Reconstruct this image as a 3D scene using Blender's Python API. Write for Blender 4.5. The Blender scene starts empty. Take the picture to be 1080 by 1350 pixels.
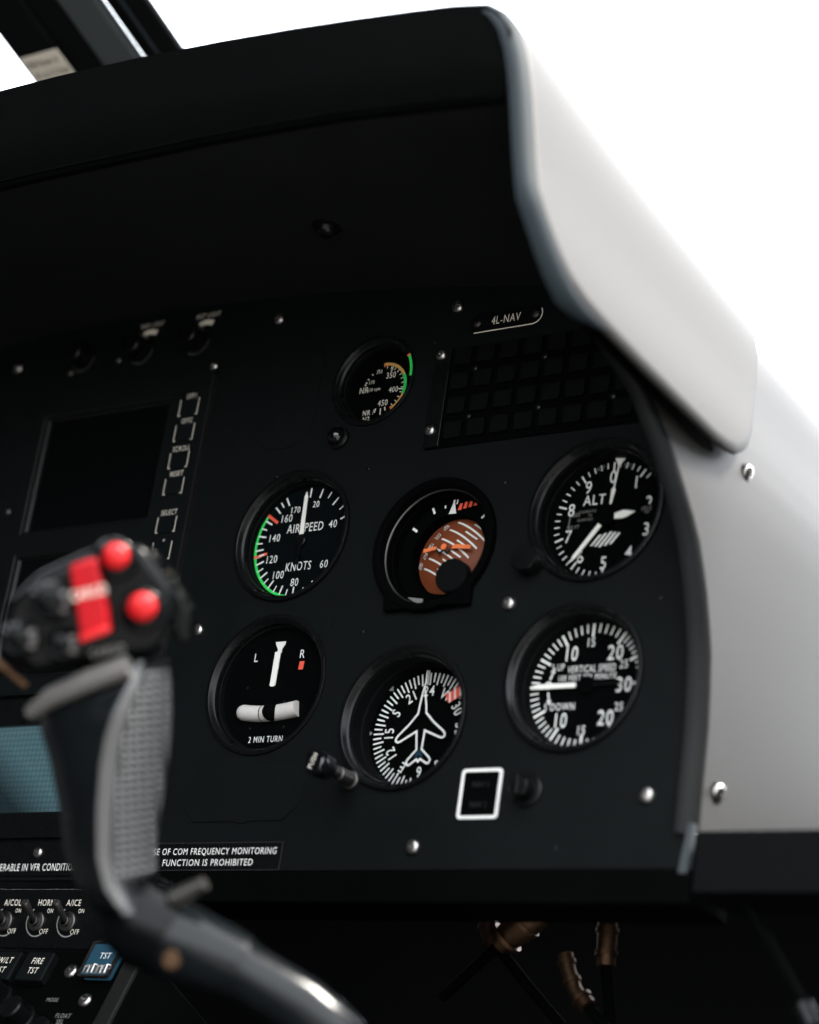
import bpy, bmesh, math, random
from mathutils import Vector, Matrix
random.seed(7)
R = math.radians
S = bpy.context.scene
COL = S.collection

# ------------------------------------------------------------------ camera, sky, sun, exposure
# World frame: the instrument panel stands in the X-Z plane, X right, Y forward, Z up; metres.
cam_data = bpy.data.cameras.new('camera')
cam = bpy.data.objects.new('camera', cam_data); COL.objects.link(cam)
cam.matrix_world = Matrix((
    (0.82436497, 0.09347184, 0.55828793, 0.79766117),
    (0.54839230, -0.37635466, -0.74674163, -0.95680700),
    (0.14031495, 0.92174844, -0.36151284, -0.45649634),
    (0, 0, 0, 1)))
cam_data.sensor_fit = 'VERTICAL'
cam_data.sensor_height = 36.0
cam_data.lens = 2974.92 / 1350 * 36.0
cam_data.clip_start = 0.05
cam_data.clip_end = 2000
cam_data.dof.use_dof = True
cam_data.dof.focus_distance = 1.302
cam_data.dof.aperture_fstop = 3.5
cam_data.dof.aperture_blades = 9
S.camera = cam

SUN_ELEV, SUN_AZ = R(62), R(66)          # azimuth measured from forward (+Y) towards the right (+X)
w = bpy.data.worlds.new('World'); S.world = w
w.use_nodes = True
nt = w.node_tree
bg = nt.nodes['Background']
sky = nt.nodes.new('ShaderNodeTexSky')
sky.sky_type = 'NISHITA'
sky.sun_disc = False
sky.sun_elevation = SUN_ELEV
sky.sun_rotation = SUN_AZ
sky.air_density = 1.0
sky.dust_density = 6.0
sky.ozone_density = 1.0
# thin overcast: an even white cloud layer over the clear-sky model
cloud = nt.nodes.new('ShaderNodeMix'); cloud.data_type = 'RGBA'
cloud.inputs['Factor'].default_value = 0.72
cloud.inputs['B'].default_value = (9.5, 9.9, 10.3, 1)
nt.links.new(sky.outputs[0], cloud.inputs['A'])
nt.links.new(cloud.outputs['Result'], bg.inputs[0])
bg.inputs[1].default_value = 0.12
sl = bpy.data.lights.new('sun', 'SUN')
sl.energy = 2.6
sl.angle = R(14)
sl.color = (1.0, 0.95, 0.88)
sun = bpy.data.objects.new('sun', sl); COL.objects.link(sun)
sdir = Vector((math.cos(SUN_ELEV) * math.sin(SUN_AZ), math.cos(SUN_ELEV) * math.cos(SUN_AZ), math.sin(SUN_ELEV)))
sun.rotation_euler = sdir.to_track_quat('Z', 'Y').to_euler()
sun.location = (3, 3, 4)

S.view_settings.view_transform = 'Standard'
S.view_settings.look = 'None'
S.view_settings.gamma = 1
S.view_settings.use_curve_mapping = False
S.view_settings.exposure = 2.5
S.render.engine = 'CYCLES'
S.cycles.use_denoising = True
S.cycles.max_bounces = 6
S.cycles.transparent_max_bounces = 12
S.cycles.sample_clamp_indirect = 4
S.cycles.caustics_reflective = False
S.cycles.caustics_refractive = False

# ------------------------------------------------------------------ materials
MATS = {}
def mat(name, col, rough=0.5, metal=0.0, spec=0.5, bump=0.0, bscale=900.0, var=0.0, vscale=40.0,
        emit=None, estr=0.0, coat=0.0, rvar=0.0):
    m = bpy.data.materials.new(name); m.use_nodes = True
    t = m.node_tree; b = t.nodes['Principled BSDF']
    c = (*col, 1)
    b.inputs['Base Color'].default_value = c
    b.inputs['Roughness'].default_value = rough
    b.inputs['Metallic'].default_value = metal
    b.inputs['Specular IOR Level'].default_value = spec
    b.inputs['Coat Weight'].default_value = coat
    if emit:
        b.inputs['Emission Color'].default_value = (*emit, 1)
        b.inputs['Emission Strength'].default_value = estr
    if bump or var or rvar:
        tc = t.nodes.new('ShaderNodeTexCoord')
    if var:
        n = t.nodes.new('ShaderNodeTexNoise'); n.inputs['Scale'].default_value = vscale
        n.inputs['Detail'].default_value = 6; n.inputs['Roughness'].default_value = 0.65
        t.links.new(tc.outputs['Object'], n.inputs['Vector'])
        r = t.nodes.new('ShaderNodeValToRGB')
        r.color_ramp.elements[0].position = 0.3; r.color_ramp.elements[1].position = 0.72
        r.color_ramp.elements[0].color = (*[x * (1 - var) for x in col], 1)
        r.color_ramp.elements[1].color = (*[min(1, x * (1 + var)) for x in col], 1)
        t.links.new(n.outputs['Fac'], r.inputs['Fac'])
        t.links.new(r.outputs['Color'], b.inputs['Base Color'])
    if rvar:
        n2 = t.nodes.new('ShaderNodeTexNoise'); n2.inputs['Scale'].default_value = 70
        n2.inputs['Detail'].default_value = 8; n2.inputs['Roughness'].default_value = 0.7
        t.links.new(tc.outputs['Object'], n2.inputs['Vector'])
        mr = t.nodes.new('ShaderNodeMapRange')
        mr.inputs['From Min'].default_value = 0.35; mr.inputs['From Max'].default_value = 0.7
        mr.inputs['To Min'].default_value = max(0.02, rough - rvar); mr.inputs['To Max'].default_value = min(1, rough + rvar)
        t.links.new(n2.outputs['Fac'], mr.inputs['Value'])
        t.links.new(mr.outputs['Result'], b.inputs['Roughness'])
    if bump:
        n3 = t.nodes.new('ShaderNodeTexNoise'); n3.inputs['Scale'].default_value = bscale
        n3.inputs['Detail'].default_value = 3
        t.links.new(tc.outputs['Object'], n3.inputs['Vector'])
        bp = t.nodes.new('ShaderNodeBump'); bp.inputs['Strength'].default_value = bump
        bp.inputs['Distance'].default_value = 0.0004
        t.links.new(n3.outputs['Fac'], bp.inputs['Height'])
        t.links.new(bp.outputs['Normal'], b.inputs['Normal'])
    MATS[name] = m
    return m

mat('panel_paint', (0.0024, 0.0035, 0.0036), 0.62, spec=0.09, bump=0.5, bscale=1400, var=0.18, vscale=30, rvar=0.08)
mat('black_satin', (0.0030, 0.0033, 0.0034), 0.30, spec=0.20, rvar=0.06)
mat('black_matt', (0.0024, 0.0027, 0.0028), 0.7, spec=0.06, bump=0.3)
mat('key_black', (0.0019, 0.0022, 0.0022), 0.6, spec=0.05, bump=0.3)
mat('dial_black', (0.0010, 0.0011, 0.0012), 0.8, spec=0.02)
mat('dial_teal', (0.0016, 0.0030, 0.0034), 0.75, spec=0.03)
mat('print_white', (0.74, 0.735, 0.70), 0.6, spec=0.2)
mat('print_cream', (0.74, 0.68, 0.58), 0.6, spec=0.2)
mat('print_dim', (0.20, 0.195, 0.18), 0.6, spec=0.2)
mat('arc_highlight', (0.07, 0.068, 0.064), 0.6, spec=0.1)
mat('print_ghost', (0.02, 0.02, 0.0195), 0.7, spec=0.1)
mat('print_green', (0.03, 0.62, 0.10), 0.6, spec=0.2)
mat('print_red', (0.78, 0.10, 0.06), 0.6, spec=0.2)
mat('print_amber', (0.62, 0.33, 0.09), 0.6, spec=0.2)
mat('print_orange', (0.85, 0.20, 0.07), 0.55, spec=0.2)
mat('needle_white', (0.80, 0.78, 0.72), 0.5, spec=0.3)
mat('print_blue', (0.006, 0.028, 0.045), 0.6, spec=0.2)
mat('ball_brown', (0.18, 0.044, 0.015), 0.55, spec=0.25, var=0.12, vscale=60)
mat('steel', (0.42, 0.40, 0.38), 0.30, metal=1.0, var=0.18, vscale=700, rvar=0.1)
mat('steel_dark', (0.10, 0.095, 0.09), 0.45, metal=1.0, rvar=0.1)
mat('brass', (0.11, 0.064, 0.038), 0.5, metal=1.0, var=0.3, vscale=300, rvar=0.1)
mat('hood_daylit', (0.0440, 0.0424, 0.0404), 0.55, spec=0.2, bump=0.3, bscale=1400)  # daylight on the hood's outside put into a paler grey than its lining
mat('hood_edge', (0.013, 0.018, 0.021), 0.62, spec=0.1, bump=0.2)  # the sky's blue tint is put into this colour
mat('hood_under', (0.0085, 0.0098, 0.0093), 0.78, spec=0.1, bump=0.6, bscale=1600, var=0.2, vscale=25)  # lighter than the lip, with missing bounce light put into the colour
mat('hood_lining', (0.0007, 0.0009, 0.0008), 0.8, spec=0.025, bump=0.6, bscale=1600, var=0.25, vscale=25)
mat('wall_edge_shade', (0.0042, 0.0048, 0.005), 0.5, spec=0.12, bump=0.3, bscale=1100)
mat('wall_grey', (0.0325, 0.0312, 0.0298), 0.5, spec=0.25, bump=0.3, bscale=1400)
mat('post_black', (0.004, 0.0045, 0.0048), 0.7, spec=0.03, bump=0.2)
mat('post_grey', (0.045, 0.054, 0.057), 0.5, spec=0.2, bump=0.2)
mat('placard_pale', (0.56, 0.52, 0.49), 0.6, spec=0.2, var=0.08, vscale=80)
mat('ink_black', (0.01, 0.01, 0.01), 0.6, spec=0.2)
mat('screen_off', (0.002, 0.0022, 0.0024), 0.12, spec=0.35)
mat('bezel_edge', (0.009, 0.0088, 0.0085), 0.45, spec=0.2)
mat('rest_pale', (0.12, 0.112, 0.106), 0.3, spec=0.6)  # sunlit gloss of the hand rest put into a pale colour
mat('ridge_sheen', (0.055, 0.054, 0.053), 0.25, spec=0.6)  # sky sheen along the grip ridge put into a pale colour
mat('grip_black', (0.0030, 0.0042, 0.0046), 0.22, spec=0.62, bump=0.2, bscale=700, rvar=0.06)
mat('grip_plastic', (0.0016, 0.0019, 0.0021), 0.17, spec=0.13, rvar=0.06)
mat('tube_paint', (0.0045, 0.0058, 0.0064), 0.17, spec=0.22, rvar=0.05, var=0.2, vscale=60)
mat('red_gloss', (0.46, 0.008, 0.010), 0.28, spec=0.3, var=0.08, vscale=200)
mat('red_lacquer', (0.34, 0.005, 0.009), 0.35, spec=0.14, var=0.1, vscale=200)
mat('cabin_dark', (0.015, 0.016, 0.017), 0.8, spec=0.1, bump=0.3, bscale=300)
mat('concrete', (0.16, 0.159, 0.154), 0.85, spec=0.2, var=0.15, vscale=3)
mat('skin_pale', (0.30, 0.35, 0.37), 0.5, spec=0.3)
mat('skin_grey', (0.035, 0.042, 0.045), 0.5, spec=0.4)
mat('cover_clear', (0.16, 0.14, 0.13), 0.18, spec=0.8, metal=0.9)

def glass_mat():
    m = bpy.data.materials.new('cover_glass'); m.use_nodes = True
    t = m.node_tree; t.nodes.clear()
    o = t.nodes.new('ShaderNodeOutputMaterial'); mx = t.nodes.new('ShaderNodeMixShader')
    tr = t.nodes.new('ShaderNodeBsdfTransparent'); gl = t.nodes.new('ShaderNodeBsdfGlossy')
    tr.inputs[0].default_value = (0.97, 0.98, 0.98, 1)
    gl.inputs['Roughness'].default_value = 0.03
    fr = t.nodes.new('ShaderNodeFresnel'); fr.inputs['IOR'].default_value = 1.22
    t.links.new(fr.outputs[0], mx.inputs[0]); t.links.new(tr.outputs[0], mx.inputs[1])
    t.links.new(gl.outputs[0], mx.inputs[2]); t.links.new(mx.outputs[0], o.inputs[0])
    MATS['glass'] = m
glass_mat()

def knurl_mat():
    m = mat('grip_knurl', (0.085, 0.09, 0.093), 0.36, spec=0.4)
    t = m.node_tree; b = t.nodes['Principled BSDF']
    tc = t.nodes.new('ShaderNodeTexCoord')
    hs = []
    for dirn, sc in (('Y', 92.0), ('X', 96.0)):
        wv = t.nodes.new('ShaderNodeTexWave'); wv.wave_type = 'BANDS'; wv.bands_direction = dirn
        wv.inputs['Scale'].default_value = sc; wv.inputs['Distortion'].default_value = 0.6
        wv.inputs['Detail'].default_value = 0
        t.links.new(tc.outputs['Object'], wv.inputs['Vector']); hs.append(wv)
    mul = t.nodes.new('ShaderNodeMath'); mul.operation = 'MULTIPLY'
    t.links.new(hs[0].outputs['Fac'], mul.inputs[0]); t.links.new(hs[1].outputs['Fac'], mul.inputs[1])
    cr = t.nodes.new('ShaderNodeValToRGB'); cr.color_ramp.elements[0].color = (0.02, 0.021, 0.022, 1); cr.color_ramp.elements[1].color = (0.21, 0.215, 0.218, 1)
    cr.color_ramp.elements[0].position = 0.15; cr.color_ramp.elements[1].position = 0.6
    t.links.new(mul.outputs[0], cr.inputs['Fac']); t.links.new(cr.outputs['Color'], b.inputs['Base Color'])
    bp = t.nodes.new('ShaderNodeBump'); bp.inputs['Strength'].default_value = 1.0; bp.inputs['Distance'].default_value = 0.003
    t.links.new(mul.outputs[0], bp.inputs['Height']); t.links.new(bp.outputs['Normal'], b.inputs['Normal'])
knurl_mat()

def screen_mat():
    m = bpy.data.materials.new('screen_lit'); m.use_nodes = True
    t = m.node_tree; b = t.nodes['Principled BSDF']
    b.inputs['Base Color'].default_value = (0.004, 0.006, 0.007, 1); b.inputs['Roughness'].default_value = 0.2
    tc = t.nodes.new('ShaderNodeTexCoord')
    v = t.nodes.new('ShaderNodeTexVoronoi'); v.inputs['Scale'].default_value = 300; v.inputs['Randomness'].default_value = 0.05
    t.links.new(tc.outputs['Object'], v.inputs['Vector'])
    r = t.nodes.new('ShaderNodeValToRGB')
    r.color_ramp.elements[0].color = (0.085, 0.150, 0.172, 1); r.color_ramp.elements[1].color = (0.040, 0.082, 0.098, 1)
    r.color_ramp.elements[0].position = 0.2; r.color_ramp.elements[1].position = 0.6
    t.links.new(v.outputs['Distance'], r.inputs['Fac'])
    sep = t.nodes.new('ShaderNodeSeparateXYZ'); t.links.new(tc.outputs['Object'], sep.inputs[0])
    ad = t.nodes.new('ShaderNodeMath'); ad.operation = 'MULTIPLY_ADD'; ad.inputs[1].default_value = 0.75
    t.links.new(sep.outputs['X'], ad.inputs[0]); t.links.new(sep.outputs['Z'], ad.inputs[2])
    mr = t.nodes.new('ShaderNodeMapRange'); mr.inputs['From Min'].default_value = -0.035; mr.inputs['From Max'].default_value = -0.006  # a reflection's soft diagonal put into the glow, darker at lower left
    mr.inputs['To Min'].default_value = 0.03; mr.inputs['To Max'].default_value = 0.20
    t.links.new(ad.outputs[0], mr.inputs['Value'])
    t.links.new(r.outputs['Color'], b.inputs['Emission Color']); t.links.new(mr.outputs['Result'], b.inputs['Emission Strength'])
    MATS['screen_lit'] = m
screen_mat()
mat('guard_blue', (0.010, 0.026, 0.040), 0.2, spec=0.5, emit=(0.02, 0.08, 0.13), estr=0.08)

# ------------------------------------------------------------------ mesh helpers (all shape input in millimetres)
MM = 0.001
def circ(cx, cz, r, n=48, a0=0.0, a1=2 * math.pi, closed=True):
    k = n if closed else n + 1
    return [(cx + r * math.cos(a0 + (a1 - a0) * i / n), cz + r * math.sin(a0 + (a1 - a0) * i / n)) for i in range(k)]
def pol(a, r):                            # clock angle (degrees, clockwise from up) to x, z
    return (r * math.sin(R(a)), r * math.cos(R(a)))
def rrect(x0, x1, z0, z1, r, n=5):
    pts = []
    for cx, cz, s in ((x1 - r, z1 - r, 0), (x0 + r, z1 - r, 90), (x0 + r, z0 + r, 180), (x1 - r, z0 + r, 270)):
        for i in range(n + 1):
            a = R(s + 90 * i / n); pts.append((cx + r * math.cos(a), cz + r * math.sin(a)))
    return pts

class MB:
    def __init__(s): s.v = []; s.f = []
    def add(s, vs, fs):
        o = len(s.v); s.v += [tuple(v) for v in vs]; s.f += [tuple(i + o for i in f) for f in fs]; return s
    def flat(s, poly, y):                 # a flat outline facing -Y
        n = len(poly); ar = sum(poly[i][0] * poly[(i + 1) % n][1] - poly[(i + 1) % n][0] * poly[i][1] for i in range(n))
        if ar < 0: poly = poly[::-1]
        return s.add([(x, y, z) for x, z in poly], [tuple(range(n))])
    def prism(s, poly, y0, y1):           # outline extruded from y0 (front) to y1 (back)
        n = len(poly); ar = sum(poly[i][0] * poly[(i + 1) % n][1] - poly[(i + 1) % n][0] * poly[i][1] for i in range(n))
        if ar < 0: poly = poly[::-1]
        vs = [(x, y0, z) for x, z in poly] + [(x, y1, z) for x, z in poly]
        fs = [tuple(range(n)), tuple(range(2 * n - 1, n - 1, -1))]
        fs += [(i, i + n, (i + 1) % n + n, (i + 1) % n) for i in range(n)]
        return s.add(vs, fs)
    def box(s, x0, x1, y0, y1, z0, z1):
        return s.prism([(x0, z0), (x1, z0), (x1, z1), (x0, z1)], y0, y1)
    def frame(s, outer, inner, y0, y1):   # ring between two outlines with the same point count
        n = len(outer)
        vs = [(x, y0, z) for x, z in outer] + [(x, y0, z) for x, z in inner] + [(x, y1, z) for x, z in outer] + [(x, y1, z) for x, z in inner]
        fs = []
        for i in range(n):
            j = (i + 1) % n
            fs += [(i, j, n + j, n + i), (2 * n + i, 2 * n + j, j, i), (n + i, n + j, 3 * n + j, 3 * n + i), (2 * n + j, 2 * n + i, 3 * n + i, 3 * n + j)]
        return s.add(vs, fs)
    def lathe(s, prof, cx=0, cz=0, n=64, a0=0, a1=360):   # prof: (radius, y) turned round the Y axis
        full = abs(a1 - a0) >= 360; k = n if full else n + 1
        vs = []
        for r, y in prof:
            for i in range(k):
                a = R(a0 + (a1 - a0) * i / n); vs.append((cx + r * math.cos(a), y, cz + r * math.sin(a)))
        fs = []
        for j in range(len(prof) - 1):
            for i in range(n):
                i2 = (i + 1) % k
                fs.append((j * k + i, j * k + i2, (j + 1) * k + i2, (j + 1) * k + i))
        return s.add(vs, fs)
    def disc(s, cx, cz, r, y, n=48): return s.flat(circ(cx, cz, r, n), y)
    def tick(s, a, r0, r1, wd, y, cx=0, cz=0):
        d = pol(a, 1); t = (d[1], -d[0]); h = wd / 2
        p = [(cx + d[0] * r + t[0] * q, cz + d[1] * r + t[1] * q) for r, q in ((r0, -h), (r1, -h), (r1, h), (r0, h))]
        return s.flat(p, y)
    def arc(s, a0, a1, r0, r1, y, cx=0, cz=0, n=None):
        n = n or max(2, int(abs(a1 - a0) / 4))
        for i in range(n):
            b0 = a0 + (a1 - a0) * i / n; b1 = a0 + (a1 - a0) * (i + 1) / n
            q = [pol(b0, r0), pol(b0, r1), pol(b1, r1), pol(b1, r0)]
            s.flat([(cx + x, cz + z) for x, z in q], y)
        return s
    def stroke(s, pts, wd, y, closed=False):   # printed line of even width
        n = len(pts); L = []; Rr = []
        for i in range(n):
            p0 = pts[(i - 1) % n] if (closed or i > 0) else pts[i]
            p1 = pts[(i + 1) % n] if (closed or i < n - 1) else pts[i]
            a = Vector((pts[i][0] - p0[0], pts[i][1] - p0[1])); b = Vector((p1[0] - pts[i][0], p1[1] - pts[i][1]))
            if a.length < 1e-9: a = b
            if b.length < 1e-9: b = a
            a.normalize(); b.normalize(); t = a + b
            if t.length < 1e-6: t = a
            t.normalize(); nn = Vector((-t.y, t.x)); k = wd / 2 / max(0.35, nn.dot(Vector((-a.y, a.x))))
            L.append((pts[i][0] + nn.x * k, pts[i][1] + nn.y * k)); Rr.append((pts[i][0] - nn.x * k, pts[i][1] - nn.y * k))
        for i in range(n if closed else n - 1):
            j = (i + 1) % n
            s.flat([L[i], Rr[i], Rr[j], L[j]], y)
        return s
    def text(s, body, cx, cz, h, y, rot=0.0, sx=0.85, bold=0.0, align='C', fit=None):
        vs, fs, wd = glyphs(body, bold)
        if fit: sx = fit / (wd * h)
        c, sn = math.cos(R(rot)), math.sin(R(rot))
        off = {'C': -wd / 2, 'L': 0, 'R': -wd}[align]
        out = []
        for x, z in vs:
            x = (x + off) * h * sx; z = (z - 0.5) * h
            out.append((cx + x * c + z * sn, y, cz - x * sn + z * c))
        return s.add(out, fs)
    def tube(s, path, rad, n=20, caps=True):
        P = [Vector(p) for p in path]; rr = rad if isinstance(rad, (list, tuple)) else [rad] * len(P)
        vs = []; u = None
        for i, p in enumerate(P):
            t = (P[min(i + 1, len(P) - 1)] - P[max(i - 1, 0)]).normalized()
            if u is None:
                u = t.orthogonal().normalized()
            u = (u - t * u.dot(t)).normalized(); v = t.cross(u)
            for k in range(n):
                a = 2 * math.pi * k / n; vs.append(p + (u * math.cos(a) + v * math.sin(a)) * rr[i])
        fs = []
        for i in range(len(P) - 1):
            for k in range(n):
                k2 = (k + 1) % n; fs.append((i * n + k, i * n + k2, (i + 1) * n + k2, (i + 1) * n + k))
        if caps:
            fs.append(tuple(range(n - 1, -1, -1))); m = (len(P) - 1) * n; fs.append(tuple(range(m, m + n)))
        return s.add(vs, fs)
    def loft(s, secs, caps=True, closed=True):
        n = len(secs[0]); vs = [p for q in secs for p in q]; fs = []
        for i in range(len(secs) - 1):
            for k in range(n if closed else n - 1):
                k2 = (k + 1) % n; fs.append((i * n + k, i * n + k2, (i + 1) * n + k2, (i + 1) * n + k))
        if caps:
            fs.append(tuple(range(n - 1, -1, -1))); m = (len(secs) - 1) * n; fs.append(tuple(range(m, m + n)))
        return s.add(vs, fs)
    def mesh(s, name, m, smooth=30, fix=True):
        me = bpy.data.meshes.new(name)
        me.from_pydata([(x * MM, y * MM, z * MM) for x, y, z in s.v], [], s.f)
        me.materials.append(MATS[m])
        if fix:
            bm = bmesh.new(); bm.from_mesh(me); bmesh.ops.remove_doubles(bm, verts=bm.verts, dist=1e-7)
            bmesh.ops.recalc_face_normals(bm, faces=bm.faces); bm.to_mesh(me); bm.free()
        if smooth:
            me.shade_smooth()
            me.set_sharp_from_angle(angle=R(smooth))
        me.update()
        return me
    def build(s, name, m, parent=None, smooth=30, bevel=0, fix=True, seg=2):
        o = obj(name, s.mesh(name, m, smooth, fix), parent)
        if bevel:
            b = o.modifiers.new('bevel', 'BEVEL'); b.width = bevel * MM; b.segments = seg
            b.limit_method = 'ANGLE'; b.angle_limit = R(35); b.harden_normals = False
        return o
    def prints(s, name, m, parent): return s.build(name, m, parent, smooth=0, fix=False)

def obj(name, me, parent=None):
    o = bpy.data.objects.new(name, me); COL.objects.link(o)
    if parent: o.parent = parent
    return o
GL = {}
def glyphs(body, bold):
    key = (body, bold)
    if key not in GL:
        c = bpy.data.curves.new('lettering', 'FONT'); c.body = body; c.size = 1.0; c.resolution_u = 3
        c.offset = bold * 0.25; c.space_character = 1.13; c.fill_mode = 'FRONT'
        o = bpy.data.objects.new('lettering', c)
        me = o.to_mesh()
        vs = [(v.co.x, v.co.y) for v in me.vertices]; fs = [tuple(p.vertices) for p in me.polygons]
        o.to_mesh_clear(); bpy.data.objects.remove(o); bpy.data.curves.remove(c)
        x0 = min(v[0] for v in vs); x1 = max(v[0] for v in vs)
        cap = 0.70                         # cap height of the built-in face at size 1
        vs = [((x - x0) / cap, z / cap) for x, z in vs]
        # faces as front-facing -Y (x, z) order
        GL[key] = (vs, fs, (x1 - x0) / cap)
    return GL[key]

def tag(o, label, cat, group=None, kind=None):
    o['label'] = label; o['category'] = cat
    if group: o['group'] = group
    if kind: o['kind'] = kind
    return o
def thing(name, label, cat, loc=(0, 0, 0), group=None, rot=(0, 0, 0)):
    o = bpy.data.objects.new(name, None); COL.objects.link(o)
    o.empty_display_size = 0.01
    o.location = tuple(c * MM for c in loc); o.rotation_euler = rot
    return tag(o, label, cat, group)
def structure(o): o['kind'] = 'structure'; return o
def place(me, name, parent, x, y, z, rz=0.0, scale=1.0):
    o = obj(name, me, parent); o.location = (x * MM, y * MM, z * MM); o.rotation_euler = (0, rz, 0)
    o.scale = (scale,) * 3
    return o

def screw_mesh(r=4.0):
    bm = bmesh.new(); k = r / 4.0
    n = 32
    prof = [(4.0, 0.0), (4.0, -0.5), (3.75, -1.1), (3.2, -1.6), (2.5, -1.9)]
    rings = []
    for rr, y in prof:
        rings.append([bm.verts.new((rr * k * math.cos(2 * math.pi * i / n) * MM, y * k * MM, rr * k * math.sin(2 * math.pi * i / n) * MM)) for i in range(n)])
    for a, b in zip(rings, rings[1:]):
        for i in range(n): bm.faces.new((a[i], a[(i + 1) % n], b[(i + 1) % n], b[i]))
    l, hw = 1.95, 0.42
    cr = [(hw, l), (hw, hw), (l, hw), (l, -hw), (hw, -hw), (hw, -l), (-hw, -l), (-hw, -hw), (-l, -hw), (-l, hw), (-hw, hw), (-hw, l)]
    top = [bm.verts.new((x * k * MM, -1.98 * k * MM, z * k * MM)) for x, z in cr]
    low = [bm.verts.new((x * 0.8 * k * MM, -0.9 * k * MM, z * 0.8 * k * MM)) for x, z in cr]
    ed = [bm.edges.new((top[i], top[(i + 1) % 12])) for i in range(12)]
    re = [bm.edges.get((rings[-1][i], rings[-1][(i + 1) % n])) for i in range(n)]
    bmesh.ops.triangle_fill(bm, edges=ed + re, use_beauty=True, use_dissolve=False)
    for f in [f for f in bm.faces if all(v in top for v in f.verts)]: bm.faces.remove(f)
    for i in range(12): bm.faces.new((top[i], top[(i + 1) % 12], low[(i + 1) % 12], low[i]))
    bm.faces.new(low)
    bmesh.ops.recalc_face_normals(bm, faces=bm.faces)
    me = bpy.data.meshes.new('screw'); bm.to_mesh(me); bm.free()
    me.materials.append(MATS['steel']); me.shade_smooth(); me.set_sharp_from_angle(angle=R(38))
    return me
SCREW = screw_mesh()

# ------------------------------------------------------------------ setting: apron, unseen cabin shell cut back to let light in
g = MB().flat([(-1, -1), (1, -1), (1, 1), (-1, 1)], 0)
gm = bpy.data.meshes.new('ground'); gm.from_pydata([(-300, -300, -1.9), (300, -300, -1.9), (300, 300, -1.9), (-300, 300, -1.9)], [], [(0, 1, 2, 3)])
gm.materials.append(MATS['concrete']); structure(obj('ground', gm))
structure(MB().box(-1500, 450, -2200, 900, -800, -780).build('cabin_floor', 'cabin_dark', smooth=0))
structure(MB().box(-1500, -250, -2230, -2200, -780, 800).build('cabin_bulkhead', 'cabin_dark', smooth=0))
structure(MB().box(-1500, 50, -2200, -420, 780, 800).build('cabin_roof', 'cabin_dark', smooth=0))  # unseen; keeps the sky out of the gauge glass
structure(MB().box(495, 515, -110, 430, -780, 150).build('light_blocker', 'cabin_dark', smooth=0))  # unseen board added to darken the lower side wall
structure(MB().box(-1530, -1500, -2200, 900, -800, 800).build('cabin_wall', 'cabin_dark', smooth=0))
structure(MB().box(-1500, 900, 430, 450, -780, -60).build('nose_bulkhead', 'cabin_dark', smooth=0))

# ------------------------------------------------------------------ instrument panel
GA = {'asi': (0, 0), 'turn': (-0.8, -92.0), 'hsi': (99.0, -116.3), 'vsi': (203.8, -98.6), 'alt': (205.3, -4.4), 'nr': (41.9, 95.0), 'att': (104.0, -16.0)}
panel = thing('instrument_panel', 'matt black instrument panel plate carrying the round flight gauges under the hood', 'panel')
def plate_with_holes():
    bm = bmesh.new(); edges = []
    def loop(pts):
        vs = [bm.verts.new((x * MM, 0, z * MM)) for x, z in pts]
        for i in range(len(vs)): edges.append(bm.edges.new((vs[i], vs[(i + 1) % len(vs)])))
    loop([(-420, -206), (-60, -206), (-59, -201), (281, -201), (281, -181), (275.5, -179), (274.5, -100), (268, 0), (256, 70), (232, 112), (200, 131), (164, 139.5), (112, 147.5), (34, 159.5), (-55, 167), (-150, 171.5), (-283, 168), (-420, 155)])
    for k, (x, z) in GA.items():
        loop(circ(x, z, 27.5 if k == 'nr' else (37.0 if k == 'att' else 39.6), 48))
    bmesh.ops.triangle_fill(bm, edges=edges, use_beauty=True, use_dissolve=False)
    bmesh.ops.recalc_face_normals(bm, faces=bm.faces)
    if bm.faces[0].normal.y > 0: bmesh.ops.reverse_faces(bm, faces=bm.faces)
    me = bpy.data.meshes.new('plate'); bm.to_mesh(me); bm.free(); me.materials.append(MATS['panel_paint'])
    o = obj('plate', me, panel); m = o.modifiers.new('thick', 'SOLIDIFY'); m.thickness = 0.003; m.offset = -1
    return o
plate_with_holes()
for i, (x, z) in enumerate([(-39.5, 148.8), (95.4, 135.4), (-58.8, -55.1), (157.8, -54.6), (118.0, -188.8), (254.7, -164.0), (-261.5, 146.6)]):
    s_ = place(SCREW, 'screw', panel, x, -0.6, z, rz=i * 1.13 + 0.3)
washer = MB().lathe([(4.7, 0.0), (4.7, -0.45), (4.3, -0.6), (0.5, -0.6)], n=32).mesh('washer', 'black_satin')
for x, z in [(-39.5, 148.8), (95.4, 135.4), (-58.8, -55.1), (157.8, -54.6), (118.0, -188.8), (254.7, -164.0), (-261.5, 146.6)]:
    place(washer, 'washer', panel, x, 0, z)
rivet = MB().lathe([(1.3, 0.0), (1.2, -0.25), (0.7, -0.5), (0.01, -0.55)], n=16).mesh('rivet', 'black_satin')
for x, z in [(144.1, 18.2), (62.4, -64.3), (81.8, 114.1), (47.7, 37.5), (250.0, -58.3), (-20, 40), (20, -190), (205, -190)]:
    place(rivet, 'rivet', panel, x, 0, z)
# blanking covers, a plug
def cover(pts, t=0.7):
    MB().prism(pts, -t, 0.0).build('blanking_cover', 'panel_paint', panel, smooth=25, bevel=0.25)
cover([(-37, -139.9), (28.9, -139.9), (37.5, -149), (37.3, -164), (27.5, -172.8), (5, -172.8), (-1, -174.4), (-7, -172.8), (-36, -172.8), (-45.5, -164), (-45.8, -148.8)])
cover(rrect(-44, 1.5, 58, 132, 20, 8))
cover(circ(30.4, -57.5, 7.5, 32), 0.5)

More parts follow.
